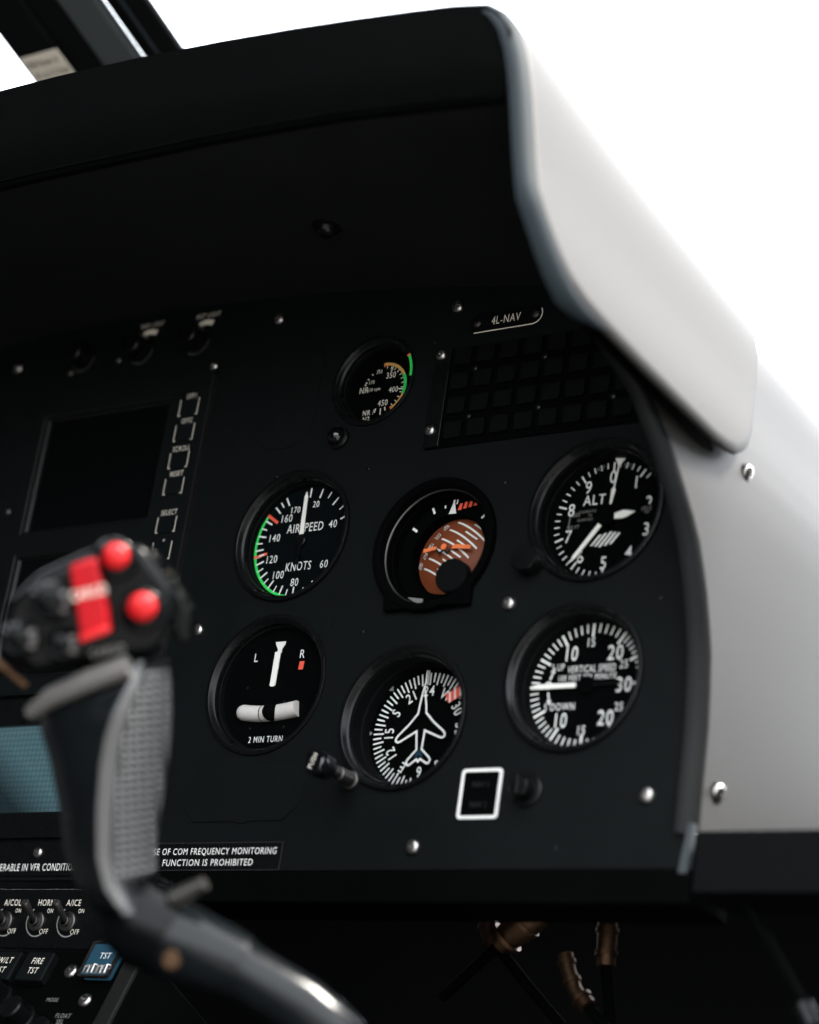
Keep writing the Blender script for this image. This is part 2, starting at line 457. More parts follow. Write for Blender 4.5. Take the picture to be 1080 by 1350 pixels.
# ------------------------------------------------------------------ gauges
def gauge(name, label, key, r=41.5, dial_y=10.0, dial='dial_black', dial_off=(0, 0), group='round flight gauges in the panel', front=-2.6):
    x, z = GA[key]
    t = thing(name, label, 'gauge', (x, 0, z), group)
    k = r - 41.5
    MB().lathe([(r - 1.0, 0.1), (r, -0.1), (r, front + 0.7), (r - 0.25, front + 0.15), (r - 0.8, front), (r - 2.2, front),
                (r - 2.6, front + 0.3), (r - 3.4, 0.8), (r - 4.6, 1.6), (r - 4.9, 2.4), (r - 5.1, 3.6)], n=96).build('bezel', 'black_satin', t, smooth=35)
    MB().lathe([(r - 5.0, 3.4), (r - 5.2, dial_y * 0.6), (r - 5.9, dial_y * 0.64), (r - 6.2, dial_y + 0.3), (r - 6.6, dial_y + 0.5)], n=96).build('inner_wall', 'black_matt', t, smooth=35)
    MB().lathe([(r - 5.9, dial_y), (0.01, dial_y)], n=64).build('dial', dial, t, smooth=0)
    MB().lathe([(r - 4.0, 0.9), (0.01, 0.9)], n=64).build('cover_glass', 'glass', t, smooth=0)
    for a in ():
        pass
    return t

def interp(v, tab):
    for (a, b), (c, d) in zip(tab, tab[1:]):
        if a <= v <= c: return b + (d - b) * (v - a) / (c - a)

# airspeed indicator
t = gauge('airspeed_indicator', 'airspeed gauge in knots with green arc and long white needle pointing up', 'asi', dial_y=10, dial='dial_teal')
tab = [(0, 1), (20, 16), (30, 40), (40, 65), (60, 128), (80, 181), (100, 215.5), (120, 249), (140, 281), (160, 315), (170, 330)]
D = 9.85
m = MB()
for v in [0, 20] + list(range(25, 171, 5)):
    if v in (155,): continue
    a = interp(v, tab); big = v % 10 == 0
    m.tick(a, 28.4 if big else 30.0, 34.3, 1.0 if big else 0.8, D)
m.prints('scale_marks', 'print_white', t)
m = MB()
for v, x, z in ((20, 5.8, 23.7), (40, 20.8, 9.6), (60, 19.0, -15.5), (80, -0.6, -25.4), (100, -13.6, -19.8), (120, -20.6, -9.3), (140, -21.2, 4.4), (160, -14.4, 16.4), (170, -8.8, 21.4)):
    m.text(str(v), x, z, 4.0 if v in (20, 170) else 4.9, D, sx=0.80, bold=0.010)
m.prints('numerals', 'print_white', t)
MB().text('AIRSPEED', 0.5, 9.2, 5.6, D, fit=26.8, bold=0.010).text('KNOTS', 0.3, -15.4, 5.6, D, fit=18.6, bold=0.010).prints('lettering', 'print_white', t)
MB().arc(168, 303, 33.6, 36.0, D + 0.05).prints('green_arc', 'print_green', t)
MB().tick(304, 25.2, 35.2, 1.9, D - 0.1).tick(258, 25.6, 36, 1.7, D - 0.1).prints('limit_mark', 'print_red', t)
MB().tick(258, 27.6, 31.5, 1.0, D - 0.15).prints('limit_stripe', 'print_white', t)
MB().prism([(-1.5, 4.2), (1.5, 4.2), (1.15, 28.6), (0, 31.8), (-1.15, 28.6)], 8.0, 8.5).build('needle', 'needle_white', t, smooth=0).rotation_euler = (0, R(-2.4), 0)
MB().lathe([(3.6, 9), (3.6, 7.8), (3.0, 7.4), (0.01, 7.4)], n=32).build('hub', 'black_satin', t)
MB().prism([(-1.1, -15), (1.1, -15), (1.3, 4.2), (-1.3, 4.2)], 8.0, 8.5).build('counterweight', 'black_satin', t, smooth=0)

# turn and slip indicator
t = gauge('turn_indicator', 'turn and slip gauge lettered 2 MIN TURN with white inclinometer tube', 'turn', r=42.6, dial_y=8, front=-1.4)
D = 7.85
DZ = 0
MB().text('L', -16.5, 22, 5.2, D, sx=0.85, bold=0.006).prints('letter', 'print_white', t)
MB().text('R', 17.1, 22.4, 5.2, D, sx=0.85, bold=0.006).prints('letter', 'print_white', t)
MB().text('2 MIN TURN', 0.4, -28.2, 3.7, D, fit=24.6, bold=0.008).prints('lettering', 'print_white', t)
MB().flat([(15.7, 12.8), (19.1, 12.8), (19.4, 17.8), (16.0, 17.8)], D).prints('warning_flag', 'print_red', t)
MB().prism([(-1.9, 3.6), (-0.9, 3.0), (1.1, 3.0), (2.0, 3.8), (2.0, 24.4), (-1.9, 24.0)], 6.2, 6.8).build('needle', 'needle_white', t, smooth=0)
MB().prism([(-3.6, 30.6), (3.6, 30.6), (3.4, 28.6), (1.7, 26.2), (1.7, 23.8), (-1.2, 23.8), (-1.2, 26.2), (-2.9, 28.6)], 7.3, 7.8).build('index_mark', 'print_white', t, smooth=0)
def bow(x0, x1, zc, hh, sag, n=14):
    f = lambda x: zc + sag * ((x + 1) / 21.0) ** 2
    return [(x0 + (x1 - x0) * i / n, f(x0 + (x1 - x0) * i / n) - hh) for i in range(n + 1)] + [(x1 - (x1 - x0) * i / n, f(x1 - (x1 - x0) * i / n) + hh) for i in range(n + 1)]
tubep = []
for i in range(25):
    x = -22 + 43.0 * i / 24; zc = -13.2 + 1.9 * ((x + 1) / 21.0) ** 2
    k = min(1, math.sqrt(max(0.02, 1 - max(0, (-18 - x) / 4.0) ** 2)))
    tubep.append(((x, 6.9, zc), 4.7 * k))
MB().tube([a for a, b in tubep], [b for a, b in tubep], n=20).build('inclinometer_tube', 'placard_pale', t, smooth=50)
def band(x0, x1, rr):
    pts = []
    for i in range(5):
        x = x0 + (x1 - x0) * i / 4; pts.append((x, 6.9, -13.2 + 1.9 * ((x + 1) / 21.0) ** 2))
    return MB().tube(pts, rr, n=20)
for xx in (-3.4,):
    band(xx - 0.35, xx + 0.35, 4.8).build('tube_line', 'ink_black', t)
bl = MB()
for i in range(17):
    pass
bl.lathe([(0.01, -5.6), (2.4, -5.0), (4.0, -3.9), (4.9, -2.0), (5.2, 0.0), (4.8, 2.2), (3.6, 4.0), (2.0, 5.2), (0.01, 5.6)], n=28)
b_ = bl.build('slip_ball', 'dial_black', t, smooth=80); b_.location = (3.9 * MM, 5.0 * MM, -13.1 * MM)
for x, z in ((-12.5, -21.5), (12.0, -21.5), (-19.5, 3.5), (9.2, -6.5)):
    place(rivet, 'dial_rivet', t, x, D, z, scale=0.7)

for ch in t.children:
    if ch.name.split('.')[0] in ('letter', 'lettering', 'warning_flag', 'needle', 'index_mark', 'inclinometer_tube', 'tube_line', 'slip_ball', 'dial_rivet'):
        ch.location.x += -0.3 * MM; ch.location.z += -2.0 * MM

# heading indicator
t = gauge('heading_indicator', 'heading gauge with white aircraft outline over a compass card', 'hsi', dial_y=20)
D = 19.8; OX, OZ = 1.0, -1.5
m = MB()
for h in range(0, 360, 5):
    a = h - 241; big = h % 10 == 0
    m.tick(a, 26.8 if big else 28.4, 33.8, 0.80, D, OX, OZ)
m.prints('compass_ticks', 'print_white', t)
m = MB()
for h, s_ in ((0, 'N'), (30, '3'), (60, '6'), (90, 'E'), (120, '12'), (150, '15'), (180, 'S'), (210, '21'), (240, '24'), (270, 'W'), (300, '30'), (330, '33')):
    a = h - 241; x, z = pol(a, 23.4); m.text(s_, x + OX, z + OZ, 6.0, D, rot=a, sx=0.82, bold=0.014)
m.prints('compass_numerals', 'print_white', t)
m = MB()
for a in (-45, -90, -135, 45, 90, 135):
    p = [pol(a, 34.4), pol(a - 3.2, 37.4), pol(a + 3.2, 37.4)]; m.flat([(x + OX, z + OZ) for x, z in p], D - 0.4)
m.prints('index_triangles', 'print_dim', t)
ac = [(0, 26), (1.0, 20.5), (2.0, 15), (2.7, 9.6), (8, 3.8), (15.0, -2.2), (16.0, -3.8), (15.9, -5.2), (14.6, -5.9), (13.2, -5.6), (2.7, -0.6), (1.7, -11.3), (7.2, -16.6), (7.8, -18.0), (7.0, -19.6), (5.8, -19.8), (1.2, -16.8), (0, -18.2)]
ac = ac + [(-x, z) for x, z in ac[-2:0:-1]]
ac = [(x * math.cos(R(3.5)) - z * math.sin(R(3.5)) + 0.8, x * math.sin(R(3.5)) + z * math.cos(R(3.5)) - 1.6) for x, z in ac]
MB().stroke(ac, 1.1, 16.9, closed=True).prints('aircraft_outline', 'print_white', t)
MB().stroke([(-0.3, 24.4), (-0.3, 32.8)], 0.8, 16.9).stroke([(1.1, 24.4), (1.1, 32.8)], 0.5, 16.9).prints('lubber_line', 'print_white', t)
MB().flat([(-1.4, -17.6), (0.3, -13.6), (2.9, -13.6), (4.8, -17.6), (1.7, -16.4)], 16.95).prints('tail_patch', 'print_blue', t)
m = MB(); m2 = MB()
ca, sa = math.cos(R(29)), math.sin(R(29))
def rotp(u, v): return (20.6 + u * ca - v * sa, 18.0 + u * sa + v * ca)
m.flat([rotp(-5.6, -2.9), rotp(5.8, -2.9), rotp(5.8, 2.9), rotp(-5.6, 2.9)], 16.4)
for u in (-3.6, 0.0, 3.6):
    m2.flat([rotp(u - 1.6, -2.9), rotp(u - 0.5, -2.9), rotp(u + 1.6, 2.9), rotp(u + 0.5, 2.9)], 16.3)
m.prints('warning_flag', 'print_red', t); m2.prints('flag_stripes', 'print_white', t)

# vertical speed indicator
t = gauge('vertical_speed_indicator', 'vertical speed gauge with thick white needle lying level at zero', 'vsi', dial_y=15)
D = 14.85
tab = [(0, -90), (5, -62), (10, -33), (15, 0), (20, 35), (25, 62), (30, 90)]
m = MB()
for v in range(0, 31):
    for sg in ((1, -1) if 0 < v < 30 else (1,)):
        a = interp(v, tab); a = a if sg > 0 else 180 - a
        big = v % 5 == 0
        m.tick(a, 27.2 if big else 29.6, 34.8, 1.45 if big else 0.9, D)
m.prints('scale_marks', 'print_white', t)
m = MB()
m.text('10', -11.7, 18.6, 8.2, D, sx=0.72, bold=0.014).text('20', 14.8, 17.8, 8.2, D, sx=0.78, bold=0.014).text('30', 22.0, -0.3, 8.2, D, sx=0.78, bold=0.014)
m.text('10', -13.7, -18.5, 8.2, D, sx=0.72, bold=0.014).text('20', 13.1, -18, 8.2, D, sx=0.78, bold=0.014)
m.prints('numerals', 'print_white', t)
m = MB()
m.text('15', -0.5, 24.3, 5.0, D, sx=0.75, bold=0.012).text('15', -0.5, -24.5, 5.0, D, sx=0.75, bold=0.012).text('25', 20.6, 11.0, 4.6, D, sx=0.75, bold=0.012).text('25', 20.4, -12.4, 4.6, D, sx=0.75, bold=0.012)
m.text('5 UP', -19.2, 11.2, 3.9, D, sx=0.64, bold=0.0).text('5 DOWN', -15.7, -10.9, 4.0, D, sx=0.75, bold=0.01)
m.prints('small_numerals', 'print_white', t)
MB().text('VERTICAL SPEED', 1.4, 9.6, 4.0, D, fit=29.0, bold=0.004).text('100 FEET PER MINUTE', -0.6, 4.9, 3.2, D, fit=35, bold=0.002).prints('lettering', 'print_white', t)
MB().stroke(circ(-24, 1.2, 1.9, 20), 0.9, D, closed=True).stroke([(-23.4, 4.4), (-21.6, 9.4)], 1.0, D).stroke([(-23.6, -2.6), (-22.4, -8.0)], 1.0, D).flat([(-21.0, 11.3), (-23.6, 8.8), (-20.8, 7.8)], D).flat([(-21.9, -10.2), (-24.2, -7.2), (-21.2, -6.9)], D).prints('zero_marks', 'print_white', t)
MB().prism([(-6.4, -1.35), (-5.8, 0.0), (-6.4, 1.35), (-29.5, 1.35), (-34, 0.3), (-34, -0.3), (-29.5, -1.35)], 12.6, 13.2).build('needle', 'needle_white', t, smooth=0)
MB().lathe([(5.0, 14.0), (5.0, 13.2), (4.4, 12.8), (0.01, 12.8)], n=32).build('hub', 'dial_black', t)
MB().prism([(4, -0.7), (21, -0.5), (21, 0.5), (4, 0.7)], 12.9, 13.3).build('counterweight', 'black_satin', t, smooth=0)

# altimeter
t = gauge('altimeter', 'altimeter lettered ALT with three white hands and hatched window, beside the hood side', 'alt', dial_y=14)
D = 13.85
m = MB()
for i in range(50):
    a = i * 7.2; big = i % 5 == 0
    if 45 < a < 165: continue
    m.tick(a, 28.6 if big else 30.4, 33.8, 1.0 if big else 0.65, D)
m.prints('scale_marks', 'print_white', t)
m = MB()
for i in range(10):
    x, z = pol(i * 36, 25.2); m.text(str(i), x, z, 7.4, D, sx=0.84, bold=0.010)
m.prints('numerals', 'print_white', t)
MB().text('ALT', -10.2, 12.6, 6.0, D, sx=0.85, bold=0.012).prints('lettering', 'print_white', t)
MB().text('CALIBRATED', -13.6, 6.0, 1.5, D, sx=0.8).text('TO', -11.8, 3.6, 1.5, D, sx=0.8).text('20,000 FEET', -14.6, 1.2, 1.5, D, sx=0.8).text('1000', -21, 4.6, 2.4, D, sx=0.8).text('100 FT', -21.6, -2.6, 2.2, D, sx=0.8).text('FEET', -8.4, 31.0, 2.0, D, rot=-16, sx=0.8).text('FEET', 8.4, 31.0, 2.0, D, rot=16, sx=0.8).stroke([(-23.5, -8), (-24.6, -2), (-24.3, 4), (-23, 8)], 0.5, D).prints('small_lettering', 'print_dim', t)
m = MB()
for k in range(-2, 3):
    x = k * 2.9
    hgt = 4.2 - 0.55 * abs(k)
    m.flat([(x - 1.9 - hgt * 0.6, -11.6 - hgt), (x - 0.4 - hgt * 0.6, -11.6 - hgt), (x + 0.6 + hgt * 0.7, -11.6 + hgt), (x - 0.9 + hgt * 0.7, -11.6 + hgt)], D)
m.prints('hatched_window', 'print_white', t)
kw = MB().prism(rrect(18.6, 27.4, 1.4, 6.6, 1.0), D - 0.2, D).build('setting_window', 'dial_black', t, smooth=0)
MB().text('1013', 23.0, 4.2, 2.6, D - 0.35, sx=0.8).text('MB', 23.4, 1.9, 1.5, D - 0.35, sx=0.8).prints('setting_figures', 'print_dim', t)
hand = MB().prism([(-1.35, 3.4), (-0.7, 2.6), (0.7, 2.6), (1.35, 3.4), (1.1, 27.5), (0, 31.2), (-1.1, 27.5)], 10.6, 11.1).build('long_hand', 'needle_white', t, smooth=0)
hand.rotation_euler = (0, R(218), 0)
hand = MB().prism([(-1.4, 4.2), (1.4, 4.2), (2.3, 9.5), (2.0, 12.0), (0, 17.6), (-2.0, 12.0), (-2.3, 9.5)], 11.5, 12.0).build('short_hand', 'needle_white', t, smooth=0)
hand.rotation_euler = (0, R(83), 0)
hand = MB().prism([(-0.5, 8.5), (0.5, 8.5), (1.3, 17.0), (0.4, 18.2), (0.4, 31.0), (3.6, 36.0), (-3.6, 36.0), (-0.4, 31.0), (-0.4, 18.2), (-1.3, 17.0)], 12.4, 12.8).build('thin_hand', 'needle_white', t, smooth=0)
hand.rotation_euler = (0, R(6.5), 0)
MB().lathe([(5.0, 13.5), (5.0, 10.4), (4.4, 9.8), (0.01, 9.8)], n=32).build('hub', 'dial_black', t)
MB().lathe([(8.0, 0.0), (8.0, -9.0), (7.4, -10.0), (0.01, -10.2)], -36, -27.5, n=32).build('setting_knob', 'black_satin', t)

# rotor speed gauge
t = gauge('rotor_speed_gauge', 'small rotor gauge marked NR N2 with amber and green arc', 'nr', r=29.5, dial_y=6.4, front=-1.6)
D = 6.25; OX, OZ = 2.2, -2.7
MB().arc(-2, 60, 15.4, 17.2, D, OX, OZ).arc(107, 146, 15.4, 16.8, D, OX, OZ).prints('amber_arc', 'print_amber', t)
MB().arc(60, 107, 15.2, 17.3, D, OX, OZ).arc(63, 92, 26.5, 28.3, -1.75).prints('green_arc', 'print_green', t)
MB().arc(-5, -2, 14.6, 17.2, D, OX, OZ).arc(146, 150, 14.6, 17.4, D, OX, OZ).arc(60, 63, 26.0, 28.3, -1.75).prints('red_marks', 'print_orange', t)
m = MB()
for k in range(12):
    a = 5 + k * 12.5; m.tick(a, 13.4, 15.2, 0.5, D, OX, OZ)
for a in (22, 97): m.tick(a, 11.8, 15.2, 0.7, D, OX, OZ)
for a in (176, 192, 163): m.tick(a, 12.8, 17.0 if a == 176 else 15.4, 0.7, D, OX, OZ)
for a in (-20, -40, -56, -66, -72): m.tick(a, 13.2, 14.2, 0.8, D, OX, OZ)
m.prints('scale_marks', 'print_cream', t)
MB().text('350', 7.1, 5.8, 3.8, D, sx=0.8, bold=0.006).text('400', 10.4, -4.0, 3.6, D, sx=0.8, bold=0.006).text('450', 4.1, -12.0, 3.8, D, sx=0.8, bold=0.006).text('330', -2.0, 9.2, 2.4, D, sx=0.8).text('170', -6.4, 2.8, 2.3, D, sx=0.8).text('NR', -11.2, -1.8, 4.0, D, sx=0.8).text('x10 rpm', -4.2, -2.1, 2.2, D, sx=0.8).prints('numerals', 'print_cream', t)
MB().text('NR /', -5.4, -17.2, 3.4, D, sx=0.8, bold=0.006).text('N2', -6.4, -21.5, 3.4, D, sx=0.8, bold=0.006).prints('lettering', 'print_cream', t)

# attitude indicator
x, z = GA['att']
t = thing('attitude_indicator', 'attitude gauge with brown tilted ball, orange bar and black caging knob', 'gauge', (x, 0, z), 'round flight gauges in the panel')
r = 40.0; fr = -5.0
MB().lathe([(r, 0.0), (r, fr + 0.8), (r - 0.9, fr), (r - 3.4, fr), (r - 4.6, fr + 1.0), (r - 5.2, 1.0)], n=96).build('bezel', 'dial_black', t, smooth=35)
MB().lathe([(r - 5.15, 0.8), (r - 5.5, 0.95), (r - 5.8, 1.6)], n=96).build('rim_line', 'steel_dark', t, smooth=60)
MB().lathe([(r - 5.75, 1.55), (r - 6.4, 6.0), (r - 7.0, 6.5), (r - 7.2, 12.0)], n=96).build('inner_wall', 'dial_black', t, smooth=35)
ch = [(-27, -30)] + [(-27, -38.4), (30, -38.4), (30, -27)] + [pol(a, r - 1.2) for a in range(132, 228, 6)]
MB().prism(ch, fr + 0.4, 0.0).build('bezel_chin', 'dial_black', t, smooth=25, bevel=0.8)
MB().lathe([(r - 6.6, 12.0), (24.6, 12.0), (24.2, 12.6), (24.0, 22.0)], n=72).build('mask_ring', 'dial_black', t, smooth=30)
ball = MB()
ball_prof = [(44.0 * math.sin(R(a)), 56.5 - 44.0 * math.cos(R(a))) for a in range(0, 38, 2)]
ball_prof[0] = (0.01, 12.5)
ball.lathe(ball_prof, n=72).build('attitude_ball', 'ball_brown', t, smooth=60)
m = MB()
def on_ball(u, v):                        # u along the tilted lines, v across; returns point just proud of the ball
    c, s_ = math.cos(R(-33)), math.sin(R(-33))
    px, pz = u * c - v * s_, u * s_ + v * c
    d = min(26.2, math.hypot(px, pz)); y = 56.5 - math.sqrt(44.15 ** 2 - d * d)
    return (px, y, pz)
def ball_line(u0, u1, v, wd, bowk=0.0):
    n = 12; vs = []
    for i in range(n + 1):
        u = u0 + (u1 - u0) * i / n; vv = v + bowk * (u / 12.0) ** 2
        vs += [on_ball(u, vv - wd / 2), on_ball(u, vv + wd / 2)]
    m.add(vs, [(2 * i, 2 * i + 1, 2 * i + 3, 2 * i + 2) for i in range(n)])
for k, v in enumerate((-13.5, -7.2, -0.6, 6.2, 13.0, 19.2)):
    ball_line(-11.5, 12.5, v, 1.1, -1.2)
    ball_line(-1.0, 8.5, v + 3.2, 1.0)
m.prints('pitch_lines', 'print_white', t)
m = MB()
for k, (v, s_) in enumerate(((-13.5, '80'), (-7.2, '70'), (-0.6, '60'), (6.2, '50'), (13.0, '40'))):
    vs, fs, wd = glyphs(s_, 0.0)
    m.add([on_ball(-16.0 + (a - wd / 2) * 2.6, v - 1.2 + (b - 0.5) * 4.0) for a, b in vs], fs)
m.prints('pitch_numerals', 'print_white', t)
Y0 = 11.6
MB().flat([(-2.7, 24.2), (2.4, 24.2), (0.7, 30.5), (0.5, 38.0), (-0.5, 38.0), (-0.6, 30.5)], Y0).prints('roll_pointer', 'print_white', t)
m = MB()
for a, r0, r1, wd in ((-26, 28.2, 32.4, 1.4), (-56, 27.5, 31.5, 1.6), (-11, 28.6, 30.4, 1.0), (46, 28, 31, 1.4), (4, 30, 33.5, 0.9), (110, 24.6, 28.6, 1.1), (116, 24.6, 28.6, 1.1), (122, 24.6, 28.6, 1.1)):
    m.tick(a, r0, r1, wd, Y0)
m.prints('roll_marks', 'print_white', t)
m = MB()
for i in range(4):
    u = 4.8 + 3.4 * i; zz = 27.4 + 0.55 * i
    m.flat([(u - 0.9, zz - 1.9), (u + 1.5, zz - 1.7), (u + 1.9, zz + 2.2), (u + 0.1, zz + 2.2)], 10.6)
m.prints('warning_flag', 'print_red', t)
MB().prism([(-15.5, 1.2), (-7.4, 2.6), (-6.9, 4.4), (-15.6, 3.4)], 10.4, 11.0).prism([(3.0, 2.4), (16.0, 1.0), (16.2, 3.2), (5, 4.8)], 10.4, 11.0).prism(circ(-2.2, 3.9, 1.9, 12), 10.4, 11.0).build('aircraft_bar', 'print_orange', t, smooth=0)
MB().prism([(-7.2, 2.2), (-4.6, -0.8), (-2.2, 1.6), (0.4, -0.8), (3.2, 2.2), (3.0, 3.4), (0.4, 0.7), (-2.2, 3.0), (-4.6, 0.7), (-7.2, 3.4)], 10.6, 11.1).build('bar_bracket', 'ink_black', t, smooth=0)
MB().lathe([(5.2, 9.0), (5.2, 2.0), (9.6, 1.2), (10.0, 0.4), (10.0, -5.6), (9.4, -6.6), (0.01, -6.8)], 17.0, -21.2, n=48).build('caging_knob', 'black_matt', t)
MB().prism([(-22, -30.5), (-9, -32.5), (-8.6, -28.2), (-21, -26.2)], 7.0, 8.0).build('slip_tube', 'print_dim', t, smooth=0, bevel=0.5)
MB().lathe([(r - 5.0, 2.0), (0.01, 2.0)], n=64).build('cover_glass', 'glass', t, smooth=0)

# ------------------------------------------------------------------ small fittings on the panel
t = thing('indicator_light', 'glossy black domed indicator light below the small rotor gauge', 'light', (23.2, 0, 59.9))
MB().lathe([(7.2, 0), (7.2, -2.0), (6.6, -2.6), (5.6, -2.8)], n=32).build('collar', 'black_satin', t)
mat('gloss_dome', (0.003, 0.003, 0.0035), 0.08, spec=0.6)
MB().lathe([(5.6, -2.6), (5.4, -4.6), (4.4, -6.6), (2.6, -7.8), (0.01, -8.2)], n=32).build('dome', 'gloss_dome', t, smooth=60)

t = thing('push_knob', 'black push knob on a short shaft below the heading gauge', 'knob', (71.5, 0, -151.2))
MB().lathe([(5.4, 0), (5.4, -2.5), (4.2, -3.0), (4.2, -14), (3.6, -14.5), (3.6, -25)], n=28).build('shaft', 'steel_dark', t)
MB().lathe([(3.6, -24.0), (7.0, -24.5), (7.4, -25.5), (7.4, -34.5), (6.6, -36.4), (4.5, -37.2), (0.01, -37.3)], n=32).build('cap', 'gloss_dome', t, smooth=40)
MB().text('PUSH', 0, 0, 3.0, -37.45, rot=-70, sx=0.8, bold=0.01).prints('lettering', 'print_cream', t)

t = thing('nav_selector', 'square annunciator with a white rounded frame, below the vertical speed gauge', 'annunciator', (155.6, 0, -160.6))
MB().frame(rrect(-12.6, 12.6, -13.6, 13.6, 2.2), rrect(-10.9, 10.9, -11.9, 11.9, 1.2), -0.7, 0.0).build('frame', 'print_white', t, smooth=20)
MB().prism(rrect(-10.9, 10.9, -11.9, 11.9, 1.2), -0.3, 0.2).build('lens', 'dial_black', t, smooth=0)
MB().text('NAV 1', 0, 5.2, 3.0, -0.5, sx=0.8).text('NAV 2', 0, -5.8, 3.0, -0.5, sx=0.8).prints('lettering', 'print_ghost', t)

t = thing('selector_knob', 'small dark rotary knob beside the white framed annunciator', 'knob', (184.2, 0, -159.5))
MB().lathe([(9.2, 0), (9.2, -1.2), (8.4, -1.8), (6.2, -2.0), (6.0, -2.0), (5.6, -9.0), (5.0, -9.8), (0.01, -10)], n=36).build('knob_body', 'black_satin', t)
MB().box(-1.2, 1.2, -12.0, -9.5, -5.2, 5.2).build('grip_bar', 'black_satin', t, smooth=0, bevel=0.4)

def placard(name, label, loc, outline, mat_=None):
    t = thing(name, label, 'placard', loc); return t
t = thing('radio_placard', 'engraved black placard lettered USE OF COM FREQUENCY MONITORING FUNCTION IS PROHIBITED', 'placard', (-21, 0, -193))
MB().box(-53, 53, -1.2, 0, -8.2, 8.2).build('plate', 'black_satin', t, smooth=0, bevel=0.3)
m = MB(); m.stroke([(-52.6, -7.8), (52.6, -7.8), (52.6, 7.8), (-52.6, 7.8)], 0.45, -1.35, closed=True); m.prints('engraved_border', 'print_ghost', t)
MB().text('USE OF COM FREQUENCY MONITORING', 3.2, 3.0, 3.8, -1.4, fit=92, bold=0.004).text('FUNCTION IS PROHIBITED', 1.3, -3.4, 3.8, -1.4, fit=65, bold=0.004).prints('lettering', 'print_white', t)

t = thing('nav_placard', 'small rounded black placard lettered 4L-NAV above the annunciator keys', 'placard', (131, 0, 121.5))
MB().prism(rrect(-24.5, 24.5, -6.6, 6.6, 6.4, 8), -1.4, 0).build('plate', 'black_satin', t, smooth=30, bevel=0.3)
m = MB()
m.stroke([(-21, -6.2), (18.2, -6.2)] + [(18.2 + 6.2 * math.sin(R(a)), -6.2 * math.cos(R(a))) for a in range(15, 121, 15)], 0.75, -1.55)
m.prints('engraved_border', 'print_cream', t)
MB().text('4L-NAV', 0, 0.2, 5.2, -1.55, fit=19.5, bold=0.004).prints('lettering', 'print_cream', t)
for xx in (-19.6, 19.8):
    place(MB().lathe([(2.6, 0), (2.5, -0.5), (1.6, -0.9), (0.01, -0.9)], n=20).mesh('rivet', 'steel_dark') if xx < 0 else bpy.data.meshes['rivet.001'], 'rivet', t, xx, -1.4, 0)

# annunciator unit
t = thing('annunciator_unit', 'dark keypad unit with rows of blank square keys below the 4L-NAV placard', 'keypad', (150, 0, 76))
MB().box(-63.5, 76, -1.2, 0.6, -31.5, 31.2).build('housing', 'dial_black', t, smooth=0, bevel=0.5)
MB().box(-63.4, -52.8, -3.0, -1.2, -31.3, 31.8).build('bracket', 'black_satin', t, smooth=0, bevel=0.4)
for zz, rr in ((27.5, 0.4), (-20.5, 0.9)):
    place(SCREW, 'screw', t, -59.5, -3.0, zz, rz=rr, scale=0.86)
key = MB().prism(rrect(-5.8, 5.8, -5.1, 5.1, 0.8, 2), -3.2, -1.0).mesh('key', 'key_black', 20)
for i in range(8):
    for j in range(4):
        place(key, 'key', t, -44.3 + i * 15.75, 0, 24.5 - j * 15.5)
for xx, zz in ((-36, 16.5), (10.3, 17.2), (-36, -13.8), (10.3, -14.2), (58, 17), (58, -14)):
    place(rivet, 'rivet', t, xx, -1.2, zz, scale=1.6)

# dimmer knobs with rim highlights painted as pale arcs
def dimmer(x, z, label, txt):
    t = thing('dimmer_knob', label, 'knob', (x, 0, z), 'dimmer knobs along the top of the panel')
    MB().lathe([(10.0, 0), (10.0, -1.0), (9.0, -1.4), (8.4, -1.4), (8.0, -13.0), (7.2, -14.2), (0.01, -14.4)], n=40).build('knob_body', 'black_satin', t)
    MB().arc(95, 215, 9.6, 10.4, -1.6).prints('rim_highlight', 'arc_highlight', t)  # light on the knob rim painted as an arc
    if txt:
        MB().arc(-26, 26, 10.8, 14.6, -0.3, 4, 0).prints('pale_patch', 'print_cream', t)
        MB().text(txt, 4.6, 17.8, 3.4, -0.3, sx=0.72, bold=-0.03).prints('lettering', 'print_cream', t)
    return t
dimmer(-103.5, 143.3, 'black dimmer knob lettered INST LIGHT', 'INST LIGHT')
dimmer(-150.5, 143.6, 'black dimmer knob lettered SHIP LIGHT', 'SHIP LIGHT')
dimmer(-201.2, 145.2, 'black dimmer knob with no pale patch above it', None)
for x, z, s_ in ((-169.9, 139.5, 1.7), (-211.3, 136.0, 1.7), (-157.2, 122.4, 1.5), (-229.1, 122.4, 1.5), (-241.2, 39.5, 1.5)):
    place(MB().lathe([(1.6, 0.0), (1.5, -0.5), (0.8, -1.0), (0.01, -1.05)], n=16).mesh('stud', 'steel_dark'), 'stud', panel, x, 0, z, scale=s_)

# ------------------------------------------------------------------ engine display with soft keys
t = thing('engine_display', 'tall black engine display with two dark screens and a column of lettered soft keys', 'display', (-165, 0, 10))
def scr(z0, z1, x0=-54.5, x1=51.0):
    MB().box(x0, x1, -0.6, 0.4, z0, z1).build('screen', 'screen_off', t, smooth=0)
Z1, Z2 = (11.5, 91.5), (-86, -6.5)
